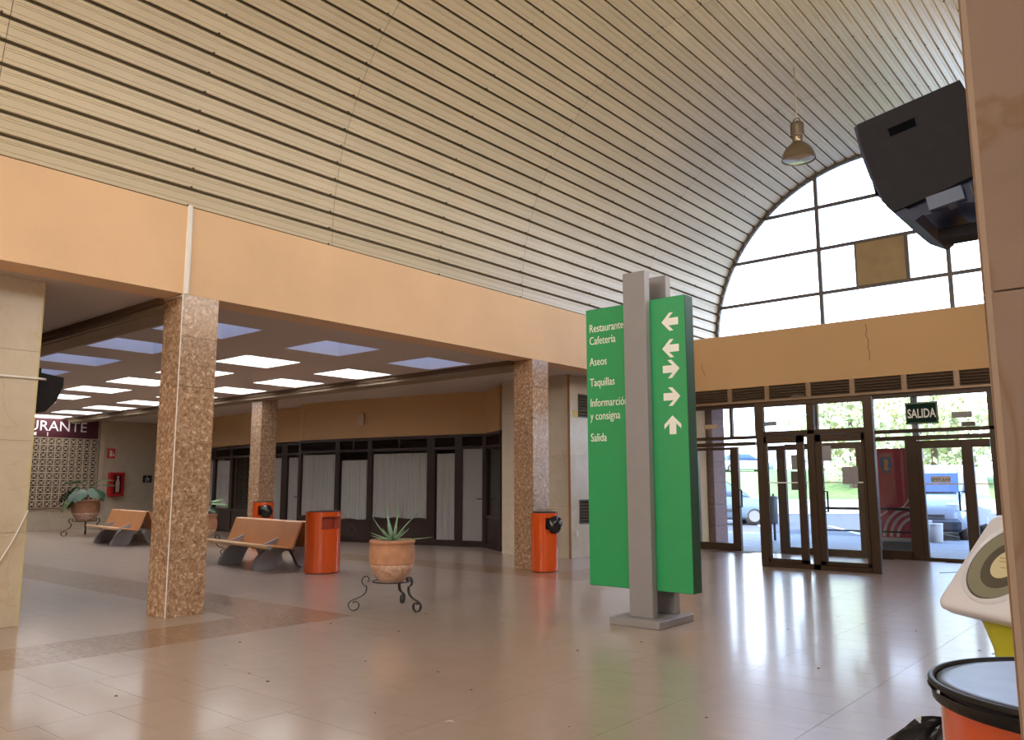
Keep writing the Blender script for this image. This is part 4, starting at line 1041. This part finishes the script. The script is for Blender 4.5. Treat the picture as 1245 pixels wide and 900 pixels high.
obj('bracket_plate', MB().box(-.03, .12, -.001, .10, -.315, -.25, T=RT), tv_grey, tv)
for k in range(6): obj('vent_slot', MB().box(.15+.013*k, .156+.013*k, .024, .03, -.31, -.25, T=RT), black_pl, tv)
obj('bracket_arm', MB().bbox(.0, .38, .24, .36, -.40, -.34, .006), tv_m, tv)

# ---- pendant lamp
lp = thing('pendant_lamp', 'metal bell shaped pendant lamp hanging from the vault', 'lamp', (-4.66, 13.08, 6.83))
obj('cord', MB().tube([(0, 0, .70), (.012, 0, 1.2), (0, 0, 1.66)], .011, 6), cord_m, lp)
obj('hook', MB().tube([(.06, 0, .66), (.05, 0, .72), (0, 0, .74), (-.05, 0, .72), (-.06, 0, .66)], .012, 6), lamp_cap, lp)
obj('gear_box', MB().lathe([(.085, .40), (.10, .42), (.10, .56), (.105, .57), (.105, .64), (.08, .66)], 20), lamp_cap, lp)
for k in range(8):
    a = k*PI/4; obj('fin', MB().box(.098, .115, -.008, .008, .43, .63, T=Matrix.Rotation(a, 4, 'Z')), lamp_cap, lp)
obj('neck', MB().lathe([(.07, .30), (.085, .32), (.085, .41)], 24, cap=False), lamp_alu, lp)
obj('shade', MB().lathe([(.275, .0), (.272, .03), (.255, .10), (.215, .18), (.15, .25), (.085, .31), (.075, .31), (.14, .24), (.205, .17), (.245, .10), (.262, .03), (.265, .0)], 40, cap=False), lamp_alu, lp)
obj('diffuser', MB().lathe([(.262, .012), (.18, -.004), (.01, -.012)], 32, cap=False), mat('lamp_glass', (.24, .19, .14), .15), lp)

# ---- floor litter
rng = random.Random(4)
for (x, y, lab) in ((-4.15, 3.75, 'white scrap of paper on the floor before the camera'), (-1.62, 12.6, 'thin dark strip on the floor before the right door')):
    if 'strip' in lab: o = obj('floor_scrap', MB().box(-.02, .02, -.22, .22, 0, .004), black_pl, None, (-3.15, 14.6, .001), (0, 0, -.5))
    else: o = obj('floor_scrap', MB().grid(lambda u, v: (.05*u, .016*v, .004+.006*math.sin(PI*u)), 5, 2), paper_w, None, (-3.55, 3.6, .001), (0, 0, .7))
    tag(o, lab, 'litter')
lit = MB()
for k in range(45):
    x, y = rng.uniform(-7, -1), rng.uniform(2.6, 12); s_ = rng.uniform(.003, .007); a = rng.random()*3
    lit.box(-s_*1.6, s_*1.6, -s_, s_, 0, s_*.5, T=Matrix.Translation((x, y, .0005)) @ Matrix.Rotation(a, 4, 'Z'))
o = obj('floor_specks', lit, mat('dark_specks', (.05, .035, .025), .9)); tag(o, 'scattered dark specks of dirt on the polished floor', 'dirt', kind='stuff')

# ================================================================== OUTSIDE
gd = struct('ground', MB().box(-60, 40, 23.5, 110, -.14, -.06), asphalt, label='asphalt car park beyond the entrance')
pv = struct('pavement', MB().box(-30, 15, 16.62, 23.6, -.14, -.032), mat('paving_joint', (.16, .16, .165), .9), label='grey slab pavement outside the doors')
pm_ = MB().bbox(-.496, .496, -.496, .496, -.02, 0, .004).mesh('paving_slab', paving)
for i in range(11):
    for j in range(6): link('paving_slab', pm_, pv, (-11.5+i, 17.2+j*1.0, -.012))
ln = MB()
for k in range(7):
    ln.box(-.06, .06, -2.4, 2.4, -.06, -.055, T=Matrix.Translation((-17+k*2.7, 27.2, 0)) @ Matrix.Rotation(.5, 4, 'Z'))
struct('road_markings', ln, white_line, label='white parking lines on the asphalt')
# kerb wall, grass bank, dry bank, far wall
AX = Vector((math.cos(_y), math.sin(_y), 0)); FW = Vector((-math.sin(_y), math.cos(_y), 0))
def cs(l, d, z=0): return AX*l + FW*d + Vector((0, 0, z))
CT = Matrix(((AX.x, FW.x, 0, 0), (AX.y, FW.y, 0, 0), (0, 0, 1, 0), (0, 0, 0, 1)))
kw = group_struct('wall_kerb', 'low whitewashed wall along the grass bank')
for k in range(14): obj('wall_block', MB().bbox(6+k*2.2, 6+k*2.2+2.18, 41, 41.4, -.1, .62, .02, T=CT), kerb_w, kw)
def bank(u, v):
    l, d = -10+75*u, 41.45+30*v
    return CT @ Vector((l, d, .55+.9*math.sin(min(1, v*2.2)*PI/2)*math.exp(-((l-20)/22)**2) + 1.3*v))
o = obj('grass_bank', MB().grid(bank, 30, 12), grass_m); tag(o, 'sunlit grass bank beyond the low white wall', 'grass', kind='stuff')
o = obj('terrain_far', MB().grid(lambda u, v: CT @ Vector((-40+52*u, 44+40*v, .3+2.0*v+.6*math.sin(u*3))), 12, 8), dry_m); tag(o, 'pale dry bank at the left behind the car park', 'bank', kind='structure')
# trees
def tree(lab, l, d, h, w, seed):
    t = thing('tree', lab, 'tree', tuple(cs(l, d, .8)), 0, 'trees beyond the car park'); rg = random.Random(seed)
    obj('trunk', MB().tube([(0, 0, -.6), (.1, 0, h*.3), (0, .1, h*.6)], [.22, .18, .1], 8), bark, t)
    b = MB()
    n = 2600
    for k in range(n):
        # clumps of small leaf sprays filling an irregular crown
        a, c = rg.random()*2*PI, rg.uniform(-.95, 1); r = rg.random()**.35
        lobe = 1+.22*math.sin(3*a+seed)+.15*math.sin(5*c*2+seed*2)
        p = Vector((w*r*lobe*math.sqrt(1-c*c)*math.cos(a), w*r*lobe*math.sqrt(1-c*c)*math.sin(a), h*.56+h*.46*c*r*lobe))
        s_ = rg.uniform(.10, .26)
        x = Vector((rg.uniform(-1, 1), rg.uniform(-1, 1), rg.uniform(-1, 1))).normalized(); y = x.orthogonal().normalized()
        b.add([p-x*s_, p-y*s_*.6, p+x*s_, p+y*s_*.6], [(0, 1, 2, 3)])
    o = obj('foliage', b, leafy, t); o['kind'] = 'stuff'
    return t
tree('yellowish green tree just right of the windbreak post', 19.2, 46, 7.2, 3.0, 1)
tree('dense tree standing behind the exit sign', 24.6, 47.5, 7.6, 3.2, 2)
tree('tall tree behind the white van', 30.6, 46, 7.2, 3.2, 3)
tree('leafy tree at the far right behind the parked vans', 38.0, 49, 7.4, 3.6, 4)
tree('smaller tree behind the gap between the sign tree and the van tree', 27.6, 52, 6.4, 2.6, 5)
# cars
def wheel(t, x, y, r=.32, w=.2):
    T = Matrix.Translation((x, y, r)) @ Matrix.Rotation(PI/2, 4, 'X')
    o = obj('wheel', MB().lathe([(r*.6, -w/2), (r, -w/2+.03), (r, w/2-.03), (r*.6, w/2)], 24, T=T), tyre, t)
    obj('hub', MB().lathe([(r*.62, -w/2-.004), (r*.62, w/2+.004)], 20, T=T), hub, o)
def loft(sections, m, nm, t):
    """sections: list of (x, [(y,z)...]) rings lofted along the length"""
    n = len(sections[0][1]); b = MB(); vs = [(x, y, z) for x, ring in sections for y, z in ring]
    fs = [(i*n+k, i*n+(k+1) % n, (i+1)*n+(k+1) % n, (i+1)*n+k) for i in range(len(sections)-1) for k in range(n)]
    fs += [tuple(range(n)), tuple((len(sections)-1)*n+k for k in range(n-1, -1, -1))]
    b.add(vs, fs, True); o = fixn(obj(nm, b, m, t))
    return o
def ring(w, z0, z1, wt=None, r=.08):
    wt = wt or w
    return [(-w, z0+r), (-w+r, z0), (w-r, z0), (w, z0+r), (w, (z0+z1)/2), (wt, z1-r), (wt-r*1.5, z1), (-wt+r*1.5, z1), (-wt, z1-r), (-w, (z0+z1)/2)]
car = thing('blue_car', 'pale blue small car parked outside the left door', 'car', (-13.5, 28.32, -.06), math.radians(38))
loft([(-2.6, ring(.72, .35, .9)), (-2.5, ring(.80, .22, 1.02)), (-1.0, ring(.83, .2, 1.05)), (.35, ring(.83, .2, 1.04)), (1.0, ring(.82, .2, .98)), (1.45, ring(.80, .22, .84)), (1.62, ring(.70, .28, .68))], car_blue, 'body', car)
loft([(-2.45, ring(.76, 1.0, 1.5, .66)), (-2.1, ring(.78, 1.0, 1.78, .64)), (-.55, ring(.78, 1.0, 1.76, .64)), (-.1, ring(.78, .98, 1.6, .66)), (.75, ring(.76, .96, 1.03, .70, .03))], car_blue, 'cabin', car)
for s_ in (-1, 1):
    obj('side_window', MB().add([(-1.9, s_*.792, 1.12), (-.05, s_*.792, 1.10), (-.35, s_*.70, 1.55), (-1.9, s_*.70, 1.6)], [(0, 1, 2, 3)]), car_glass, car)
    obj('headlight', MB().bbox(1.22, 1.56, s_*.66-.12, s_*.66+.12, .66, .80, .03), bump_d, car)
    obj('rubbing_strip', MB().box(-1.9, .1, s_*.835-.01, s_*.835+.01, .48, .58), bump_d, car)
    for x in (-1.7, .85): wheel(car, x, s_*.74)
obj('windscreen', MB().add([(-.08, -.6, 1.58), (-.08, .6, 1.58), (.72, .68, 1.05), (.72, -.68, 1.05)], [(0, 1, 2, 3)]), car_glass, car)
obj('mirror', MB().bbox(.15, .28, -.98, -.82, 1.04, 1.18, .03), car_blue, car)
obj('bumper', MB().bbox(1.48, 1.68, -.7, .7, .24, .46, .04), car_blue, car)
def van(lab, loc, rz):
    t = thing('van', lab, 'van', loc, rz, 'white vans parked outside')
    loft([(-4.6, ring(.90, .3, 1.85, .84)), (-4.5, ring(.95, .25, 1.95, .86)), (-1.3, ring(.96, .25, 1.97, .84)), (-1.0, ring(.96, .25, 1.94, .82)), (-.28, ring(.95, .25, 1.20, .86)), (.05, ring(.94, .25, 1.10, .86)), (.25, ring(.90, .26, .98, .82)), (.36, ring(.80, .3, .80, .72))], van_white, 'body', t)
    obj('windscreen', MB().add([(-.92, -.72, 1.84), (-.92, .72, 1.84), (-.24, .82, 1.25), (-.24, -.82, 1.25)], [(0, 1, 2, 3)]), car_glass, t)
    obj('bumper', MB().bbox(.12, .44, -.92, .92, .24, .58, .08), bump_d, t)
    obj('grille', MB().box(.36, .40, -.55, .55, .60, .68), bump_d, t)
    obj('emblem', MB().prism([(-.16, .74), (0, .84), (.16, .74), (.16, .70), (0, .80), (-.16, .70)], .37, .41, 'x'), bump_d, t)
    obj('plate', MB().box(.44, .45, -.27, .27, .42, .54), white_line, t)
    for s_ in (-1, 1):
        obj('headlight', MB().bbox(.06, .30, s_*.72-.16, s_*.72+.16, .74, .98, .05), head_l, t)
        obj('side_window', MB().add([(-1.75, s_*.965, 1.28), (-.55, s_*.965, 1.25), (-1.02, s_*.87, 1.80), (-1.75, s_*.87, 1.82)], [(0, 1, 2, 3)]), car_glass, t)
        obj('mirror', MB().bbox(-.58, -.40, s_*1.08-.11, s_*1.08+.11, 1.18, 1.50, .04), bump_d, t)
        obj('door_handle', MB().box(-1.8, -1.62, s_*.97-.012, s_*.97+.012, 1.08, 1.12), bump_d, t)
        for x in (-3.6, -.45): wheel(t, x, s_*.84, .33, .22)
    return t
v1 = van('white van facing the doors beside the red banner', (-5.60, 23.5, -.06), math.radians(-88))
text('number', 'ECTHER', .11, black_sign, [c for c in v1.children if c.name.startswith('plate')][0], (.452, -.0, .445), (PI/2, 0, PI/2), 'CENTER', .001)
dup(v1, (-2.75, 22.6, -.06), math.radians(-128), 'second white van at the far right by the pillar edge')
# distant parked cars at the left
for k, (l, d, lab) in enumerate(((12.8, 62, 'distant pale car parked behind the blue car, left one'), (18.0, 63, 'distant pale car parked far behind the blue car, right one'))):
    c = thing('parked_car', lab, 'car', tuple(cs(l, d, 2.28)), _y + .05, 'distant parked cars')
    loft([(-2.1, ring(.8, .25, .8)), (-1.9, ring(.85, .2, .95)), (1.2, ring(.85, .2, .92)), (2.0, ring(.8, .25, .7))], van_white, 'body', c)
    loft([(-1.7, ring(.75, .9, 1.1, .7, .03)), (-1.2, ring(.75, .9, 1.45, .62)), (.2, ring(.75, .9, 1.45, .62)), (1.0, ring(.75, .88, .98, .7, .03))], car_glass, 'cabin', c)
    for s_ in (-1, 1):
        for x in (-1.3, 1.3): wheel(c, x, s_*.78)
# red banner with crest
bn = thing('red_banner', 'red banner panel with a crest standing outside the glass', 'banner', (-4.86, 18.0, -.03), math.radians(4))
obj('base', MB().bbox(-.30, .36, -.16, .16, 0, .26, .01), mat('grey_banner_base', (.20, .20, .20), .8), bn)
obj('base_ledge', MB().bbox(-.32, .38, -.18, .18, .26, .34, .01), kerb_w, bn)
obj('panel', MB().box(-.34, .38, -.02, .02, .34, 2.16), red_ban, bn)
obj('side_post', MB().tube([(-.37, 0, .0), (-.37, 0, 2.18)], .02, 8).tube([(.41, 0, .0), (.41, 0, 2.18)], .02, 8), kerb_w, bn)
for k in range(3):
    b = MB(); pts = []
    for i in range(15):
        u = i/14; pts.append((-.20+.13*k + .55*u**1.8*(1-.12*k), -.026, .36 + (.58-.09*k)*math.sin(u*PI/2)))
    pts = [(min(p[0], .36), p[1], p[2]) for p in pts]
    obj('curved_stripe', b.bar(pts, .004, .055, (0, 1, 0)), ban_w, bn)
obj('curved_stripe', MB().bar([(.10+.26*u, -.026, .93+.30*u*u) for u in [i/8 for i in range(9)]], .004, .03, (0, 1, 0)), ban_w, bn)
obj('curved_stripe', MB().bar([(-.33+.22*u, -.026, .72+.16*u) for u in [i/8 for i in range(9)]], .004, .03, (0, 1, 0)), ban_w, bn)
crs = obj('crest', MB().prism([(-.19, 1.98), (.03, 1.98), (.03, 1.78), (-.02, 1.68), (-.08, 1.64), (-.14, 1.68), (-.19, 1.78)], -.028, -.021, 'y'), crest_b, bn)
obj('crest_figure', MB().prism([(-.12, 1.92), (-.06, 1.95), (-.03, 1.88), (-.05, 1.80), (-.03, 1.72), (-.08, 1.70), (-.13, 1.74), (-.11, 1.82)], -.032, -.028, 'y'), crest_o, crs)
obj('crown_point', MB().prism([(-.18, 2.0), (.02, 2.0), (.03, 2.06), (-.02, 2.03), (-.05, 2.08), (-.08, 2.03), (-.11, 2.08), (-.14, 2.03), (-.19, 2.06)], -.028, -.021, 'y'), mat('crest_crown', (.40, .12, .10), .5), crs)
# handrail outside
hr = thing('handrail', 'black tubular handrail outside the glass doors', 'handrail', (-5.2, 17.45, -.03))
obj('top_rail', MB().tube([(-1.0, 0, .93), (.75, 0, .93), (.85, 0, .88), (.87, 0, .75), (.87, 0, 0)], .028, 8), black_pl, hr)
obj('lower_rail', MB().tube([(-1.0, 0, .48), (.87, 0, .48)], .018, 8), black_pl, hr)
obj('post', MB().tube([(-1.0, 0, 0), (-1.0, 0, .93)], .028, 8), black_pl, hr)
# planters (white tubs), litter bin on a post
for k, (x, y, lab) in enumerate(((-5.47, 21.9, 'left white concrete tub outside before the van'), (-5.02, 22.05, 'right white concrete tub outside before the van'))):
    c = thing('concrete_tub', lab, 'tub', (x, y, -.04), 0, 'white tubs outside')
    obj('tub', MB().lathe([(.14, 0), (.15, .02), (.17, .46), (.15, .48)], 20), kerb_w, c); obj('rim', MB().lathe([(.175, .44), (.175, .48), (.15, .49)], 20, cap=False), kerb_w, c)
c = thing('street_bin', 'grey litter bin on a post outside the doors', 'litter bin', (-8.35, 20.3, -.04))
obj('post', MB().tube([(0, 0, 0), (0, 0, 1.2)], .03, 8), bump_d, c); obj('drum', MB().lathe([(.14, .45), (.155, .5), (.17, 1.1), (.16, 1.12)], 20, (0, -.17)), grey_bin, c); obj('rim', MB().lathe([(.18, 1.08), (.18, 1.13), (.15, 1.14)], 20, (0, -.17), cap=False), grey_bin, c)
# canopy over the pavement, posts and brick pier
cn = struct('roof_canopy', MB().box(-12, 1.5, 16.8, 20.6, 3.62, 3.70), roof_m, label='grey ribbed canopy over the entrance pavement')
for k in range(26): obj('rib', MB().box(-12, 1.5, 16.85+k*.145, 16.85+k*.145+.06, 3.56, 3.62), roof_m, cn)
struct('canopy_edge', MB().box(-12, 1.5, 20.6, 20.75, 3.45, 3.8), roof_m)['label'] = 'front edge of the entrance canopy'
for x, y in ((-5.05, 17.25), (-4.30, 17.9)):
    st_ = struct('column_steel', MB().bbox(x-.06, x+.06, y-.06, y+.06, -.04, 3.62, .01), mat('grey_steel_post%d' % int(-x), (.28, .27, .27), .5), label='slim grey steel post under the canopy')
bp_ = struct('column_brick', MB().box(-9.25, -8.50, 17.3, 17.9, -.04, 3.62), mat('brick_mortar', (.20, .15, .14), .9), label='purple brick pier outside the left door')
zz = -.04
while zz < 3.5:
    obj('brick_course', MB().bbox(-9.26, -8.49, 17.29, 17.91, zz+.008, min(zz+.48, 3.6), .006), brick_m, bp_); zz += .49

print('objects', len(COL.objects), 'tris', sum(len(o.data.polygons) for o in COL.objects if o.type == 'MESH')*2)
